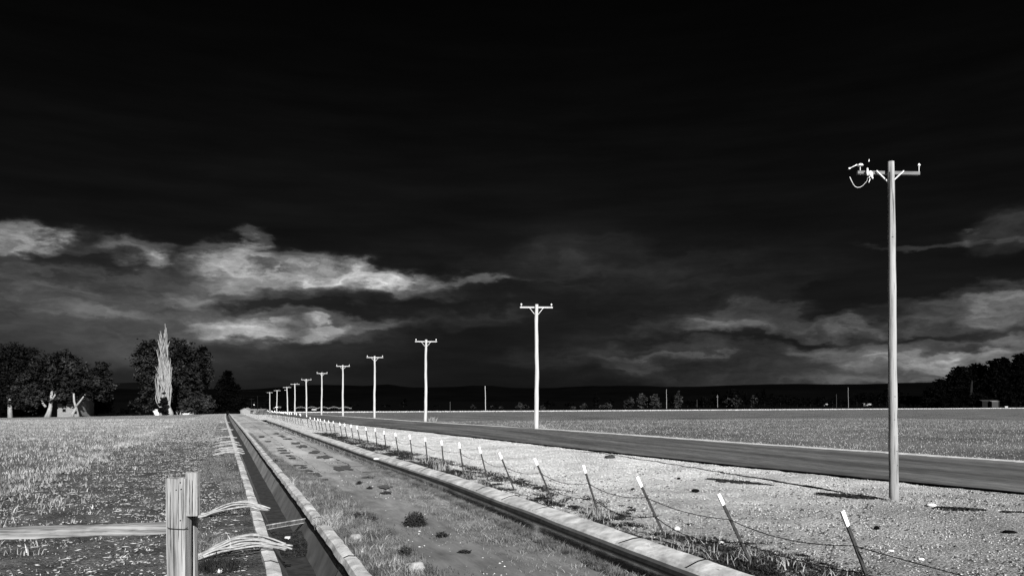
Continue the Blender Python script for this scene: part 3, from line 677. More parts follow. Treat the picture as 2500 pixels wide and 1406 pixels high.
# right bank of the first ditch
bw_ = E([(6,.8),(12,1.0),(18,1.15),(24,1.0),(30,.5),(38,.15),(60,.1)])
D, s = rand_D_s(16000, lambda q: float(ro1(q))+.06, lambda q: float(ro1(q)+bw_(q)), 7, 60, 1.6)
stuff(blades('bank_grass', D, s, .085, .0036, m_grass, 1.1, 5, spread=.05), 'thick dry grass on the bank between ditch and dirt track', 'grass')
D, s = rand_D_s(150, lambda q: float(ro1(q))+.1, lambda q: float(ro1(q)+bw_(q)*.8), 8, 24)
stuff(blades('pale_tufts', D, s, .12, .004, m_pgrass, 1., 14, spread=.05), 'pale tufts standing out of the bank grass', 'grass')
# near bank of the water ditch
w2 = E([(5,1.5),(12,1.35),(20,1.2),(26,1.0),(30,.25),(50,.2),(90,.25)])
D, s = rand_D_s(15000, lambda q: float(nb(q)-w2(q)), lambda q: float(nb(q))-.02, 6, 90, 1.9)
keep = (vnoise(D, s*.6, 1.4, 6)+.5+RNG.random(len(D))*.4 > .52); D, s = D[keep], s[keep]
stuff(blades('ditch_grass', D, s, .045, .0036, m_grass, 1.1, 5, spread=.06), 'dry grass fringing the water ditch', 'grass')
D, s = rand_D_s(14000, lambda q: float(nb(q))-.3, lambda q: float(nb(q))-.02, 6, 27)
stuff(blades('overhanging_grass', D, s, .07, .0036, m_grass, 1.2, 2, spread=.03), 'taller grass overhanging the dark water', 'grass')
D, s = rand_D_s(500, lambda q: float(nb(q)-w2(q)), lambda q: float(nb(q))-.02, 7, 24)
stuff(blades('straw_tufts', D, s, .06, .004, m_pgrass, 2., 5, spread=.07), 'bleached straw lying in the ditch grass', 'grass')
D, s = rand_D_s(420, lambda q: float(ro1(q)+bw_(q)), lambda q: float(nb(q)-w2(q)), 7, 40, 1.5)
stuff(chips('track_stones', D, s, .014, m_bright, .5, 1.5), 'small bright pebbles on the dirt track', 'stones')
D, s = rand_D_s(2500, lambda q: float(ro1(q)+bw_(q))-.3, lambda q: float(nb(q)-w2(q))+.3, 6, 45, 1.5); keep = vnoise(D, s, .9, 12) > .12; D, s = D[keep], s[keep]
stuff(blades('track_weeds', D, s, .05, .006, m_grass, 1.4, 3, spread=.08), 'sparse weeds growing in the dirt track', 'weeds')
# verge gravel and debris
fo = lambda q: float(c2i(q)+c2w(q))
D, s = rand_D_s(55000, lambda q: fo(q)+.1, lambda q: float(rdn(q))-.1, 4, 60, 1.7)
stuff(chips('pebbles', D, s, .0135, m_peb, .8, 1.2), 'pale gravel covering the verge', 'gravel')
D, s = rand_D_s(26000, lambda q: fo(q)+.1, lambda q: float(rdn(q))-.1, 4, 45, 1.5)
keep = (vnoise(D, s, .35, 13)+.5)*ss(30-s, 0, 22) > RNG.random(len(D))*.55; D, s = D[keep], s[keep]
stuff(chips('dark_pebbles', D, s, .019, m_dpeb, .8, 1.3), 'dark gravel stones mixed into the verge', 'gravel')
D, s = rand_D_s(28000, lambda q: fo(q)-.08, lambda q: fo(q)+1.9, 5, 60, 1.3); keep = (vnoise(D*1.6, s*.5, 1.0, 15)+.6*vnoise(D, s, 4.1, 3) > -.17) & (RNG.random(len(D)) < 1.25-(D-np.array([fo(q) for q in s]))/1.6); D, s = D[keep], s[keep]
stuff(blades('fence_weeds', D, s, .05, .009, m_weed, 2.4, 6, spread=.05), 'dark dead weeds matted along the foot of the fence', 'weeds')
stuff(chips('dark_litter', D[::2], s[::2], .026, m_dark, .4, 4.), 'dark twigs and clods under the fence', 'debris')
D, s = rand_D_s(420, lambda q: fo(q)-.12, lambda q: fo(q)+1.1, 5, 50, 1.2); keep = vnoise(D*1.3, s*.5, .8, 18) > .12; D, s = D[keep], s[keep]
stuff(blades('fence_straw', D, s, .15, .006, m_pgrass, 1.5, 6, spread=.09), 'pale dead stems at the foot of the fence', 'grass')
# right field
n = 42000; D, s = rand_D_s(n, lambda q: float(rdf(q))+1.0, lambda q: float(rdf(q))+75, 10, 95, 1.2)
stuff(blades('field_crop', D, s, .075, .010, m_cropleaf, 1.1, 2, spread=.08), 'low rough growth over the right field', 'crop')
D, s = rand_D_s(1300, lambda q: float(rdf(q))+.9, lambda q: float(rdf(q))+14, 16, 95, 1.1)
stuff(chips('field_clods', D, s, .035, m_flake, .6, 1.3), 'pale clods near the road side of the field', 'clods')
D, s = rand_D_s(3500, lambda q: float(rdf(q))+.2, lambda q: float(rdf(q))+1.1, 10, 150, 1.1)
stuff(blades('roadside_grass', D, s, .07, .012, m_pgrass, 1., 3, spread=.05), 'bleached grass line along the far side of the road', 'grass')
n = 5000; D = rdf(300)+RNG.random(n)**1.5*700; s = FE(D)-8+RNG.normal(0, 6, n)
stuff(chips('far_clods', D, s, .35, m_pale, .5, 1.4), 'clods along the far edge of the right field', 'clods')

# individual plants
def bush(px, py, R, hgt, label, nst, material, name='bush', cat='bush', wid=.012, twig=True, grp=None):
    x, y = pg(px, py); root = empty(name, (x, y, float(G(x, y))), label, cat, grp)
    n = nst; d = RNG.normal(0, 1, (n, 3)); d[:, 2] = np.abs(d[:, 2]); d /= np.linalg.norm(d, axis=1)[:, None]
    c = d*(RNG.random(n)**.5)[:, None]*np.array([R, R, hgt])*(.8+.4*RNG.random(n))[:, None]+np.array([x, y, float(G(x, y))])
    t1_ = RNG.normal(0, 1, (n, 3)); t1_ /= np.linalg.norm(t1_, axis=1)[:, None]; t2 = np.cross(t1_, RNG.normal(0, 1, (n, 3))); t2 /= np.linalg.norm(t2, axis=1)[:, None]
    l = wid*(1.2+3*RNG.random(n))[:, None]; w = wid*(.5+.5*RNG.random(n))[:, None]
    V = np.stack([c-t2*w, c+t1_*l, c+t2*w, c-t1_*l], 1).reshape(-1, 3); i = np.arange(n)*4
    mk('foliage', V, np.stack([i, i+1, i+2, i+3], 1), material, root)
    mb = MB(); b = Vector((x, y, float(G(x, y))-.02))
    for k in range(14 if twig else 5):
        a = random.uniform(0, 6.28); q = random.uniform(.3, .95)
        mb.tube([b, b+Vector((math.cos(a)*R*q*.5, math.sin(a)*R*q*.5, hgt*.5*q)), b+Vector((math.cos(a)*R*q, math.sin(a)*R*q, hgt*(.95 if q < .7 else .6)))], [.008,.006,.003], 4)
    mb.build('stem', m_weed, root); return root
bush(1014, 1283, .24, .26, 'round dark leafy bush growing in the dirt track', 1500, m_weed)
bush(1080, 1310, .12, .09, 'small dark weed just right of the round bush', 260, m_weed, 'weed', 'weed')
bush(875, 1265, .22, .12, 'dark leafy weed on the grassy bank left of the track', 420, m_weed, 'weed', 'weed')
bush(905, 1275, .16, .14, 'dark weed at the edge of the bank grass', 320, m_weed, 'weed', 'weed')
bush(877, 1181, .10, .09, 'small dark plant in the wheel track, nearer the first ditch', 160, m_weed, 'weed', 'weed')
bush(902, 1193, .09, .07, 'small dark plant close behind its twin in the track', 130, m_weed, 'weed', 'weed')
bush(942, 1206, .16, .09, 'spreading low plant in the middle of the track', 220, m_weed, 'weed', 'weed')
bush(672, 1130, .14, .16, 'dark weed against the outer side of the right ditch lip', 240, m_weed, 'weed', 'weed')
bush(1135, 1348, .12, .04, 'flat dark weed on the track near the water ditch', 130, m_weed, 'weed', 'weed')
bush(990, 1360, .14, .18, 'dark upright weed in the near bank grass', 260, m_weed, 'weed', 'weed')
bush(540, 1385, .42, .20, 'dark grassy clump right of the timber post', 10, m_weed, 'grass_clump', 'grass clump')
def tuft(px, py, R, hgt, label, n, material, wid=.006):
    x, y = pg(px, py); D, s = Ds(x, y); o = blades('grass_tuft', np.full(n, float(D))+RNG.normal(0, R*.5, n), np.full(n, float(s))+RNG.normal(0, R*.5, n), hgt, wid, material, 1., 1, spread=R*.2)
    return tag(o, label, 'grass tuft', 'grass tufts')
tuft(530, 1392, .30, .17, 'dark fine grass tuft beside the timber post foot', 900, m_weed, .004)
tuft(716, 1185, .10, .22, 'pale upright tuft at the outer edge of the ditch lip', 90, m_pgrass)
tuft(800, 1290, .16, .24, 'bright feathery tuft leaning over the ditch lip', 260, m_pgrass)
tuft(1075, 1150, .22, .35, 'tall pale stems bending over the water ditch lip', 60, m_pgrass, .008)
tuft(1460, 1265, .30, .20, 'bleached tangle of stems at the foot of a fence post', 200, m_pgrass)
tuft(2176, 1224, .14, .07, 'dry weeds around the foot of the nearest pole', 60, m_pgrass, .005)
tuft(1055, 1029, .5, .5, 'pale grass tuft beside the third pole', 60, m_pgrass, .03)
tuft(1322, 1047, .4, .35, 'dry tuft at the foot of the bent pole', 50, m_pgrass, .02)
tuft(640, 1012, 1.5, 1.0, 'grey brush mound at the end of the dirt track', 400, m_grass, .05)
# tall blade leaf among the siphon tubes
x, y = pg(556, 1352); b = Vector((x, y, float(G(x, y))))
o = MB().tube([b, b+Vector((.05,0,.12)), b+Vector((.03,.01,.25)), b+Vector((-.01,0,.33))], [.008,.022,.014,.003], 5).build('dry_leaf', m_tube, None, True); tag(o, 'curled pale dry leaf standing over the nearest siphon tubes', 'leaf')
# stones
def rock(px, py, R, label, seed, material=m_bright, flat=.75, grp=None, sink=.25):
    x, y = pg(px, py); rs = np.random.default_rng(seed); V = []; Fc = []; nu, nv = 14, 9
    for j in range(nv+1):
        for i in range(nu):
            th = math.pi*j/nv; ph = 2*math.pi*i/nu; d = np.array([math.sin(th)*math.cos(ph), math.sin(th)*math.sin(ph), math.cos(th)])
            q = 1+.35*float(vnoise(np.array(d[0]*2+seed), np.array(d[1]*2+d[2]*3), 1.))+.15*float(vnoise(np.array(d[0]*5+seed), np.array(d[1]*5+d[2]*6), 1.))
            V.append(d*R*q*np.array([1.1,.9,flat])+np.array([x, y, float(G(x, y))+R*flat*(1-sink)]))
    for j in range(nv):
        for i in range(nu): Fc.append((j*nu+i, j*nu+(i+1) % nu, (j+1)*nu+(i+1) % nu, (j+1)*nu+i))
    o = mk('rock', np.array(V), Fc, material, None, True); return tag(o, label, 'rock', grp)
rock(869, 1318, .095, 'pale round stone half hidden in the bank grass', 1, m_rock, .8, None, .45)
rock(1018, 1396, .115, 'large pale boulder at the bottom edge by the track', 2, m_rock, .85, None, .45)
rock(1000, 1384, .05, 'small pale stone touching the large boulder', 3, m_rock, .8, None, .4)
rock(2274, 1236, .10, 'white stone on the verge just right of the nearest pole', 5, m_bright, .42, None, .3)
rock(536, 1398, .05, 'pale round stone right of the timber post foot', 6)
rock(1489, 1118, .20, 'low dark mound at the near edge of the road', 7, m_steel, .35)
rock(1698, 1201, .10, 'dark broken clod lying on the gravel verge', 8, m_dark, .5)
rock(1657, 1170, .05, 'small dark round clod behind the fence', 9, m_dark)
rock(1545, 1196, .05, 'small dark clod left of a leaning fence post', 10, m_dark)
rock(2140, 1292, .05, 'dark clod on the verge right of the last leaning post', 11, m_dark)
rock(2466, 1302, .11, 'dark flat clod near the right edge of the verge', 12, m_dark, .3)
rock(1653, 1295, .06, 'pale stone by the foot of the fence', 13)
rock(2175, 1345, .05, 'white scrap beside the fence wire in the right foreground', 14, m_tip, .3)
rock(2248, 1366, .05, 'white scrap right of the other one in the foreground', 15, m_tip, .3)
rock(1760, 1325, .05, 'white scrap left of the second leaning post', 16, m_tip, .3)
rock(918, 1122, .12, 'pale rubble at the near edge of the water ditch', 17, m_bright, .4)
# wet patches on the track, dark strips and ruts in the verge
def patch(px, py, rx, ry, name, material, dz=.012):
    x0, y0 = pg(px, py); V = [(x0, y0, float(G(x0, y0))+dz)]; n = 22; sd_ = random.uniform(0, 50)
    for i in range(n):
        a = 2*math.pi*i/n; q = 1+.9*float(vnoise(np.array(math.cos(a)*1.5+sd_), np.array(math.sin(a)*1.5), 1.))+.8*float(vnoise(np.array(math.cos(a)*4+sd_), np.array(math.sin(a)*4), 1.))
        x, y = pg(px+math.cos(a)*rx*q, min(py+math.sin(a)*ry*q, 1400)); V.append((x, y, float(G(x, y))+dz))
    return tag(mk(name, np.array(V), [(0, 1+(i+1) % n, 1+i) for i in range(n)], material), kind='structure')
m_wet = mat('wet_soil', .05, .10, 8, 5, rough=.7, bump=.4)
for (px, py, rx, ry) in ((841,1143,21,5.5),(789,1116,17,4),(768,1105,14,3.5),(736,1090,12,3),(721,1083,10,2.4),(689,1065,9,2),(674,1059,8,1.6),(641,1066,10,1.6),(897,1166,15,2),(938,1189,18,4.5),
    (684,1095,10,1.5),(688,1100,11,1.5),(694,1106,12,1.5),(706,1113,10,1.6),(712,1119,9,1.6),(730,1137,13,1.6),(740,1142,12,1.6),(748,1150,16,2.4),(762,1158,17,2.4),(770,1164,18,2.6),(782,1172,16,2.6),(655,1078,8,1.3),(700,1072,10,1.4)):
    patch(px, py, rx, ry, 'puddle', m_wet, .03)
for (pa, pb_, nn, w_) in (((2000,1205),(2130,1218),700,.10),((1730,1169),(1885,1186),600,.10),((2290,1240),(2400,1246),380,.09),((2450,1251),(2500,1253),160,.09),((1860,1073),(1900,1072),60,.05)):  # low dark blades laid in thin strips on verge and field edge
    A = pg(*pa); B = pg(*pb_); t = RNG.random(nn); X = A[0]+(B[0]-A[0])*t; Y = A[1]+(B[1]-A[1])*t; D, s = Ds(X, Y); D = D+RNG.normal(0, w_, nn)*np.sin(np.pi*t)
    tag(blades('dark_strip', D, s, .035, .03, m_weed, 1.5, 5, spread=.03), 'dark matted weeds in the verge rut near column %d of the verge' % pa[0] if False else {2000:'dark weedy rut leading left from the nearest pole',1730:'dark weedy rut on the verge left of the pole rut, nearer the road',2290:'dark weedy rut right of the white stone',2450:'short dark rut at the right picture edge',1860:'thin dark weed line at the field edge'}[pa[0]], 'weeds', kind='stuff')
# silt and wrack in the first ditch
n = 5200; s = 15.0+RNG.random(n)*2.2; D = c1c(s)+(RNG.random(n)-.5)*.62; dzz = np.repeat(-.62+.24*ss(s, 15, 16)+.05*vnoise(D, s, 5, 2), 3)
stuff(blades('ditch_wrack', D, s, .06, .02, m_weed, 1.6, 3, spread=.02, dz=dzz), 'dark wet weeds caught before the check board', 'weeds')
s = 12+RNG.random(500)*25; D = c1c(s)+(RNG.random(500)-.5)*.3
stuff(chips('ditch_scraps', D, s, .014, m_stone, .4, 1.6, -.595), 'small pale scraps on the ditch bottom', 'debris')

# ------------------------------------------------------------ trees
def leaves(name, blobs, z, per, size, material, parent, dens=1., depth=.8, drop=0.):
    """blobs: (px,py,rx,ry) in picture units at distance z; leaf cards gathered in clumps in each ellipsoid's volume"""
    u = z/F; Vs = []
    for (px, py, rx, ry) in blobs:
        c0 = np.array(pix(px, py, z)); R = np.array([rx*u, min(rx, ry)*u*depth, ry*u])
        ncl = max(6, int(dens*per*(rx*ry)**.75/75)); d = RNG.normal(0, 1, (ncl, 3)); d /= np.linalg.norm(d, axis=1)[:, None]
        cc = c0+d*R*(RNG.random((ncl, 1))**.33)*(1+.10*RNG.normal(0, 1, (ncl, 1)))
        cs = (R.mean())*(.14+.2*RNG.random((ncl, 1))**1.5)
        m = 26; k = ncl*m
        P = np.repeat(cc, m, 0)+RNG.normal(0, .55, (k, 3))*np.repeat(cs, m, 0)*np.array([1.25, 1, .65])
        a = RNG.normal(0, 1, (k, 3)); a[:, 2] *= .5; a /= np.linalg.norm(a, axis=1)[:, None]; b = np.cross(a, RNG.normal(0, 1, (k, 3))); b /= np.linalg.norm(b, axis=1)[:, None]
        l = size*(.5+RNG.random((k, 1))); V = np.stack([P-b*l*.5, P+a*l, P+b*l*.5, P-a*l*.6], 1); Vs.append(V.reshape(-1, 3))
    V = np.concatenate(Vs); V[:, 2] = np.maximum(V[:, 2], float(CZ-H(*(V[0, :2])))+.1)
    i = np.arange(len(V)//4)*4; return mk(name, V, np.stack([i, i+1, i+2, i+3], 1), material, parent)
def trunk(paths, z, material, parent, name='trunk'):
    mb = MB()
    for pts, r0, r1_ in paths:
        n = len(pts); mb.tube([pix(px, py, z+dz_) for px, py, dz_ in [(q+(0,))[:3] for q in pts]], [(r0+(r1_-r0)*i/(n-1))*z/F for i in range(n)], 8)
    return mb.build(name, material, parent, True)
def tree(name, label, bx, by, z, blobs, lm, paths, bm, size=.42, per=26, grp=None, dens=1.5):
    b = pix(bx, by, z); b.z = float(G(b.x, b.y)); r = empty(name, b, label, 'tree', grp)
    yb = YH-(b.z-CZ)/z*F+1
    paths = [([(p[0], yb) if (k == 0 and p[1] > by-3) else p for k, p in enumerate(pp[0])], pp[1], pp[2]) for pp in paths]
    trunk(paths, z, bm, r); leaves('crown', blobs, z, per, size, lm, r, dens); return r
GL = 'trees of the left farmstead'
tree('cottonwood_tree', 'broad dark tree at the left picture edge', 25, 1018, 245, [(-20,900,60,60),(25,875,48,38),(70,880,30,35),(40,930,70,40),(10,960,60,30),(-60,940,60,60)], m_leafd,
     [([(25,1019),(24,990),(22,960),(26,935)],6,2.5),([(23,975),(8,962),(2,960)],3,1.5),([(23,968),(28,950),(22,935)],3,1)], m_bark, grp=GL)
tree('cottonwood_tree', 'spreading grey tree with pale forked trunk beside the white house', 120, 1018, 240, [(100,915,48,30),(140,890,55,32),(175,900,35,30),(90,950,55,30),(160,935,55,24),(200,925,30,28),(60,970,40,30),(150,972,34,12),(185,975,22,8)], m_leafg,
     [([(118,1019),(122,1000),(125,975),(128,945)],5.5,2.5),([(112,1016),(118,1008),(124,990)],5,4),([(112,993),(105,985),(100,975)],3,2),([(124,980),(134,965),(140,950)],3,1)], m_bark, grp=GL)
tree('cottonwood_tree', 'grey tree with a curved white trunk right of the house', 178, 1018, 238, [(200,925,32,30),(225,930,30,30),(248,915,22,30),(240,950,34,26),(262,935,12,22),(222,955,26,20),(255,968,18,12)], m_leafg,
     [([(177,1019),(178,1008),(186,995),(181,980),(180,960)],4,2),([(185,993),(195,980),(210,960)],3,1)], m_bark, grp=GL)
tree('dark_tree', 'low dark tree filling the shade right of the curved trunk', 235, 1016, 260, [(228,988,24,26),(245,985,28,28),(75,990,50,25),(60,1000,40,18)], m_leafd, [([(235,1016),(236,990),(238,970)],3,1.5)], m_barkd, grp=GL)
tree('cottonwood_tree', 'large dark round tree behind the bleached poplar', 420, 1012, 262, [(375,870,45,40),(360,900,32,32),(355,855,22,16),(440,860,38,34),(460,890,38,38),(495,880,18,34),(505,915,16,26),(470,930,40,32),(400,920,55,45),(380,955,35,32),(430,970,50,35),(495,865,16,20),(350,925,16,14),(425,840,30,16)], m_leafg,
     [([(420,1013),(422,980),(425,940)],9,4),([(424,960),(455,920),(475,890)],3,1),([(424,950),(385,910),(365,880)],3,1),([(425,940),(432,890),(440,860)],3,1)], m_barkd, grp=GL, per=30)
tree('round_bush_tree', 'round grey-leaved tree low at the right of the poplar', 485, 1010, 235, [(485,985,42,22),(470,992,30,18),(505,992,24,16),(490,972,26,12)], m_leafg, [([(485,1012),(485,990)],3,2)], m_barkd, grp=GL)
tree('round_bush_tree', 'small round tree left of the poplar', 342, 1010, 240, [(342,988,24,18),(330,998,16,10),(358,994,12,12)], m_leafg, [([(342,1012),(342,992)],3,2)], m_barkd, grp=GL)
tree('conifer_tree', 'dark conifer with a rounded top right of the big tree', 556, 1008, 300, [(556,930,18,22),(555,950,26,22),(554,972,30,22),(556,990,34,16),(545,945,14,18),(575,955,12,20),(556,912,10,9),(585,985,16,18)], m_leaffar, [([(556,1010),(556,960),(556,925)],4,1.5)], m_barkd, grp=GL, dens=2.2)
tree('dark_tree', 'dark low tree right of the conifer', 590, 1006, 330, [(592,992,16,14),(525,1000,20,10)], m_leaffar, [([(590,1007),(591,995)],2,1)], m_barkd, grp=GL)
# bleached poplar: many near-vertical bare limbs
zp2 = 232; b = pix(402, 1012, zp2); b.z = float(G(b.x, b.y)); pop = empty('poplar_tree', b, 'tall bleached bare poplar with two spires of upright limbs', 'tree')
yb = YH-(b.z-CZ)/zp2*F; rs = random.Random(12); mb = MB()
mb.tube([pix(415, yb+1, zp2), pix(415, yb-7, zp2), pix(413, yb-18, zp2), pix(409, 980, zp2)], [1.2, .9, .5, .35], 10)
mb.tube([pix(400, yb+1, zp2), pix(396, 995, zp2), pix(392, 975, zp2)], [.5, .4, .3], 8)
mb.build('trunk', m_bark, pop, True)
tops = [(404,787)]*3+[(403,800)]*4+[(388,806)]*3+[(388,822)]*4+[(407,830)]*4+[(398,842)]*3+[(385,850)]*4+[(412,860)]*4+[(401,850)]*3+[(392,870)]*3+[(386,895)]*4+[(415,895)]*4+[(405,885)]*3
for i, (tx, ty) in enumerate(tops):
    ty = ty+abs(rs.gauss(0, 1))*12; tx = tx+rs.uniform(-3.5,3.5)*(1 if ty > 820 else .25+.75*min(1, (ty-787)/40)); mb = MB() if i == 0 else mb
    sx = 401+rs.uniform(-17,17) if rs.random() < .8 else 412; pts = []; dzz = rs.uniform(-1.2,1.2); n = 12; w = rs.uniform(0, 6)
    for k in range(n):
        f = k/(n-1); yy = 1003+(ty-1003)*f; xx = 403+(sx-403)*min(1, .55+f*2)+(tx-sx)*max(0, (f-.35)/.65)**1.2+math.sin(f*14+w)*1.1+rs.uniform(-.5,.5)
        pts.append(pix(xx, yy, zp2)+Vector((0, dzz*min(1, f*3), 0)))
    mb.tube(pts, [.17-.10*k/(n-1) for k in range(n)], 5)
    for k in range(2, n-1):                    # twigs hugging the limb
        if rs.random() < .45:
            p = pts[k]; mb.tube([p, p+Vector((rs.uniform(-.5,.5), rs.uniform(-.4,.4), rs.uniform(1.2,2.6)))], [.05,.02], 3, False)
mb.build('limbs', m_bark, pop, True)
tree('round_bush_tree', 'dark shrub growing against the foot of the poplar', 400, 1012, 228, [(398,992,10,16),(400,975,7,16),(396,1002,11,8)], m_leafd, [([(400,1013),(400,990)],2,1)], m_barkd, grp=GL)
# right wood
GR = 'trees of the dark wood on the right'
RW = [('left most crown of the right wood, lowest at its edge',2285,991,700,[(2282,960,22,22),(2295,935,14,12),(2270,975,20,16),(2300,975,24,18)]),
 ('second crown of the right wood, behind the shed',2345,991,710,[(2340,925,28,26),(2325,955,30,30),(2360,960,34,30),(2345,905,20,12)]),
 ('third crown of the right wood',2385,991,715,[(2385,905,24,18),(2380,935,30,30),(2405,925,26,30)]),
 ('tall crown with a notched top in the right wood',2430,991,700,[(2428,885,14,12),(2432,905,26,22),(2455,900,22,20),(2440,940,38,34),(2450,880,12,8)]),
 ('tallest crown of the right wood, at the picture edge',2490,991,695,[(2490,875,14,14),(2486,900,16,26),(2500,920,30,34),(2480,950,34,30),(2520,880,26,26),(2515,960,40,30)]),
 ('crown filling the lower right edge of the wood',2560,991,700,[(2560,900,50,40),(2560,950,60,40),(2620,930,50,50)]),
 ('low front tree of the right wood',2370,992,685,[(2375,972,40,16),(2320,980,30,12),(2460,975,24,18)])]
for lb, bx, by, z, bl in RW: tree('wood_tree', 'dark leafy tree, '+lb, bx, by, z, bl, m_leaffar, [([(bx,by+2),(bx,960),(bx+3,930)],5,2)], m_barkd, 1.2, 24, GR, 2.4)
# far tree rows
rs = random.Random(21)
GF = 'distant trees beyond the right field'
rowt = []
x = 1640
while x < 2265:
    hgt = 24+8*math.sin(x*.021)+rs.uniform(-5,6); w = rs.uniform(13, 22)
    rowt.append((x, 990-(x-1640)*.004, hgt, w, 'dark')); x += w*1.05
for q in ((1780,990,44,38,'dark'),(1750,988,36,26,'dark'),(1455,992,32,14,'dark'),(1490,993,22,16,'dark'),(985,999,28,17,'dark'),(1570,991,30,22,'pale'),(1535,992,26,18,'mid'),(1600,991,32,20,'pale'),(1656,978,22,14,'pale'),
          (1715,990,26,20,'dark'),(1800,989,24,18,'mid'),(1780,990,20,20,'mid'),(1840,989,26,14,'mid'),(1270,1000,16,14,'pale'),(1283,1000,12,12,'mid'),(1325,999,9,9,'pale'),(1425,998,14,12,'pale'),(1400,998,6,8,'pale'),(1485,997,14,16,'pale'),(1470,997,10,12,'mid'),
          (1155,1001,13,10,'mid'),(1203,1001,10,8,'mid'),(1223,1000,8,8,'mid'),(650,1003,26,22,'dark'),(608,1003,18,16,'dark'),(700,1003,14,30,'dark'),(770,1002,16,40,'dark'),(860,1001,14,40,'dark'),(940,1000,14,30,'dark'),(1060,1000,12,24,'dark'),(1390,996,16,20,'dark'),(1340,997,18,30,'dark'),(1200,998,10,30,'dark'),(300,1012,14,26,'dark'),(2230,990,22,24,'dark')):
    rowt.append(q)
mm_ = {'dark': m_leaffar, 'mid': m_leafg, 'pale': m_leafpale}
for i, (bx, by, hh, w, kd) in enumerate(rowt):
    z = {'dark': 760, 'mid': 600, 'pale': 560}[kd]+rs.uniform(-30,30)
    if bx < 720 and bx > 320: z = 420
    if bx == 300: z = 330
    b = pix(bx, by, z); zb = float(G(b.x, b.y)); yb = YH-(zb-CZ)/z*F; top = by-hh; hy = yb-top
    side = 'left of the lone bright pole' if bx < 1185 else 'between the lone bright pole and the pale trees' if bx < 1540 else 'in the row right of the pale trees' if bx > 1640 else 'by the short poles'
    lb = {'dark':'dark far tree, %s' % side, 'mid':'grey far tree, %s' % side, 'pale':'paler far tree, %s' % side}[kd]
    b.z = zb; r = empty('distant_tree', b, lb, 'tree', GF)
    trunk([([(bx, yb+.5), (bx, top+hy*.4)], 1.0, .5)], z, m_barkd, r)
    bl = [(bx+rs.uniform(-.2,.2)*w, top+hy*.36, w*.42, hy*.36), (bx-w*.28, top+hy*.6, w*.38, hy*.36), (bx+w*.28, top+hy*.58, w*.38, hy*.36)]
    leaves('crown', bl, z, 26, .8, mm_[kd], r, 1.6)

# ------------------------------------------------------------ buildings
def house(name, label, x0, x1, yb, ytop, z, depth, wall_m, roof_m, rise=0, over=.25, gable='front', wins=(), door=None):
    u = z/F; a = pix(x0, yb, z); b = pix(x1, yb, z); gzv = float(G((a.x+b.x)/2, z)); zt = CZ+(YH-ytop)/F*z; c = Vector(((a.x+b.x)/2, z, gzv))
    r = empty(name, c, label, 'building'); w = b.x-a.x; hgt = zt-gzv
    if gable == 'front':
        V = [(a.x,z,gzv-.3),(b.x,z,gzv-.3),(b.x,z,zt),(c.x,z,zt+rise),(a.x,z,zt),(a.x,z+depth,gzv-.3),(b.x,z+depth,gzv-.3),(b.x,z+depth,zt),(c.x,z+depth,zt+rise),(a.x,z+depth,zt)]
        Fc = [(0,1,2,3,4),(5,9,8,7,6),(0,5,6,1),(1,6,7,2),(0,4,9,5)]
        mk('wall', np.array(V), Fc, wall_m, r)
        mb = MB()
        for sg in (-1, 1):
            e = Vector((c.x+sg*(w/2+over), z-over, zt-over*rise/(w/2)+.04)); t = Vector((c.x, z-over, zt+rise+.06))
            mb.add([e, t, t+Vector((0,depth+2*over,0)), e+Vector((0,depth+2*over,0)), e+Vector((0,0,.14)), t+Vector((0,0,.16)), t+Vector((0,depth+2*over,.16)), e+Vector((0,depth+2*over,.14))],
                   [(0,1,2,3),(4,7,6,5),(0,4,5,1),(3,2,6,7),(0,3,7,4)])
        mb.build('roof', roof_m, r)
    else:
        V = [(a.x,z,gzv-.3),(b.x,z,gzv-.3),(b.x,z,zt),(a.x,z,zt),(a.x,z+depth,gzv-.3),(b.x,z+depth,gzv-.3),(b.x,z+depth,zt),(a.x,z+depth,zt),(a.x,z+depth/2,zt+rise),(b.x,z+depth/2,zt+rise)]
        mk('wall', np.array(V), [(0,1,2,3),(4,7,6,5),(1,5,6,9,2),(0,3,8,7,4)], wall_m, r)
        mb = MB()
        for sg in (-1, 1):
            y0 = z+depth/2+sg*(depth/2+over); e1 = Vector((a.x-over, y0, zt-over*rise/(depth/2)+.04)); e2 = Vector((b.x+over, y0, e1.z)); t1_ = Vector((a.x-over, z+depth/2, zt+rise+.05)); t2 = Vector((b.x+over, z+depth/2, zt+rise+.05))
            up = Vector((0,0,.13)); mb.add([e1,e2,t2,t1_,e1+up,e2+up,t2+up,t1_+up], [(0,1,2,3),(4,7,6,5),(0,4,5,1),(0,3,7,4),(1,5,6,2)])
        mb.build('roof', roof_m, r)
    for (wx0, wy0, wx1, wy1) in wins:
        p = pix((wx0+wx1)/2, (wy0+wy1)/2, z); ww = (wx1-wx0)*u; wh = (wy1-wy0)*u
        f = MB().box(p+Vector((0,-.04,0)), ww+.2, .10, wh+.2).build('window', wall_m, r); MB().box(p+Vector((0,-.085,0)), ww, .03, wh).build('pane', m_dark, f)
    if door:
        p = pix((door[0]+door[2])/2, (door[1]+door[3])/2, z); ww = (door[2]-door[0])*u; wh = (door[3]-door[1])*u
        f = MB().box(p+Vector((0,-.05,0)), ww, .10, wh).build('door', m_wallw, r)
        MB().box(p+Vector((0,-.11,-wh*.05)), ww*.45, .03, wh*.5).build('door_window', m_dark, f)
    return r
house('farmhouse', 'pale two storey farmhouse seen between the tree trunks', 140, 192, 1018, 984, 243.5, 9, m_farm, m_roof, 2.5, wins=((153,998,161,1005),(152,984,163,990),(180,1003,188,1010)), gable='side')
house('farm_building', 'small pale farm building behind the left tree trunk', -10, 30, 1018, 1006, 262, 6, m_wall, m_wallw, 1.2, wins=((4,1009,12,1013),), gable='side')
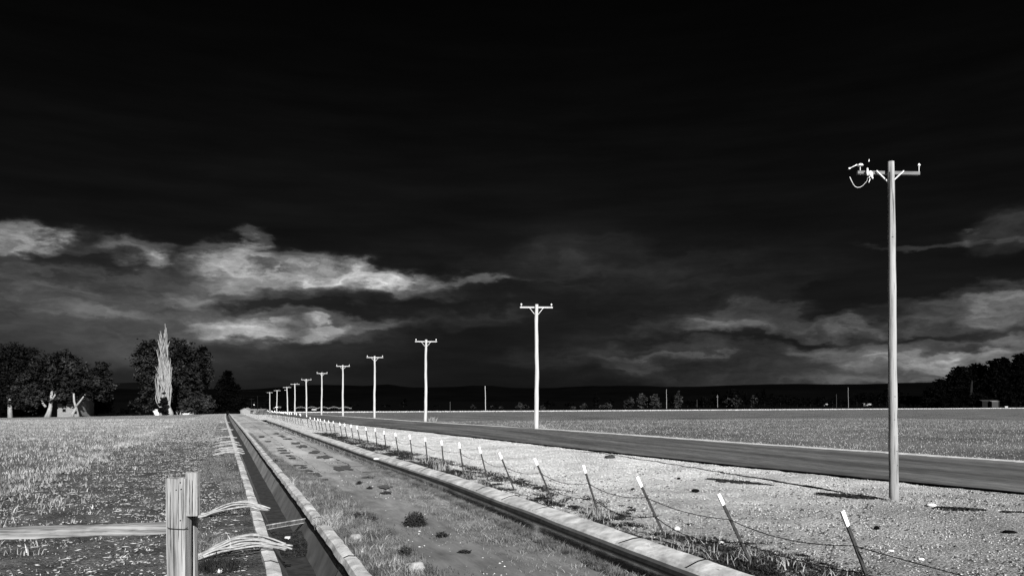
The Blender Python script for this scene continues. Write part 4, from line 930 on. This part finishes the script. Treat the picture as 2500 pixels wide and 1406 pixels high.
house('shed', 'tiny white shed left of the poplar foot', 374, 388, 1012, 1004, 245, 3, m_wallw, m_wallw, .5, gable='front')
house('shed', 'white low shed right of the poplar foot', 430, 461, 1012, 1003, 262, 4, m_wallw, m_wallw, .4, gable='side', wins=((444,1004.5,450,1008),))
house('low_building', 'long low pale building with a gabled end beyond the track', 588, 642, 1008, 1002, 330, 8, m_wall, m_rooflt, .5, gable='side')
house('gabled_building', 'pale gable front at the left end of the long low building', 587, 611, 1008, 1002, 326, 3.5, m_rooflt, m_rooflt, 1.0, gable='front')
house('shed', 'dark shed with a white doorway at the edge of the right wood', 2398, 2440, 993, 979, 670, 8, m_barkd, m_roof, .9, gable='side', door=(2415,979.5,2421.5,991.5))
house('lean_to', 'ribbed grey lean-to beside the dark shed', 2421.8, 2437, 993, 980, 666, 7, m_roof, m_wall, .4, gable='side')
house('trailer', 'long white trailer far away among the right trees', 2107, 2127, 990, 985, 1000, 3, m_wall, m_wall, .2, gable='side')
house('trailer', 'short white trailer left of the tall grey pole', 2012, 2023, 990, 985.5, 1000, 3, m_wall, m_wall, .2, gable='side')
# white boat-like trough and leaning board near the shed
o = MB().box(pix(2456, 992.6, 680), 2.6, 1.5, .7).build('feed_trough', m_wallw); tag(o, 'small white trough on the ground right of the dark shed', 'trough')
o.modifiers.new('b', 'BEVEL').width = .05
# white scraps at the left field edge
for k, (px, py) in enumerate(((292,1017),(247,1018),(116,1018))):
    o = MB().box(pix(px, py, 250), .9, .5, .35).build('crate', m_wallw); tag(o, 'small white crate at the far field edge, %s' % ['right of the left trees','under the edge of the left trees','by the forked trunk'][k], 'crate'); o.modifiers.new('b', 'BEVEL').width = .04
# centre-pivot irrigation line, far behind the poles
zi = 560; pv = empty('irrigation_line', (pix(750,1000,zi).x, zi, float(G(pix(750,1000,zi).x, zi))), 'faint long arched irrigation pipe line on wheeled towers far beyond the poles', 'irrigation machine')
xs = list(range(640, 860, 27)); mb = MB(); tr_ = MB()
for a, b in zip(xs[:-1], xs[1:]):
    pts = [pix(a+(b-a)*k/6, 996.5-4.0*math.sin(math.pi*k/6), zi) for k in range(7)]; mb.tube(pts, .12, 5)
    lo_ = [pix(a+(b-a)*k/6, 997.8-1.6*math.sin(math.pi*k/6), zi) for k in range(7)]
    for k in range(1, 6): tr_.tube([pts[k], lo_[k]], .06, 4); tr_.tube([pts[k], lo_[k-1]], .05, 4)
mb.build('pipe', m_wall, pv); tr_.build('truss', m_wall, pv)
for a in xs:
    t_ = MB(); zb = float(G(pix(a,1000,zi).x, zi)); p = pix(a, 996.5, zi); f = Vector((p.x, zi, zb))
    t_.tube([p, f+Vector((0,-2,.5))], .08, 4); t_.tube([p, f+Vector((0,2,.5))], .08, 4)
    t_.tube([f+Vector((-.15,-2,.55)), f+Vector((.15,-2,.55))], .55, 10); t_.tube([f+Vector((-.15,2,.55)), f+Vector((.15,2,.55))], .55, 10); t_.build('wheel_tower', m_wall, pv)
o = MB().box(pix(767, 1001, 540), 3.2, 1.6, 1.4).build('tank', m_wallw); tag(o, 'small white box tank far beyond the poles', 'tank'); o.modifiers.new('b', 'BEVEL').width = .15
# faint lines crossing to the farmstead
for k, (ya, yb_, lb) in enumerate(((941,952,'upper faint service wire running left from the ninth pole'),(955,962,'lower faint service wire running left from the ninth pole'))):
    A = pix(700, 952 if k == 0 else 962, 285); B = pix(520, ya, 285); pts = [A.lerp(B, q/10)-Vector((0,0,1.2*4*(q/10)*(1-q/10))) for q in range(11)]
    o = MB().tube(pts, .014, 4).build('service_wire', m_barkd); tag(o, lb, 'wire')
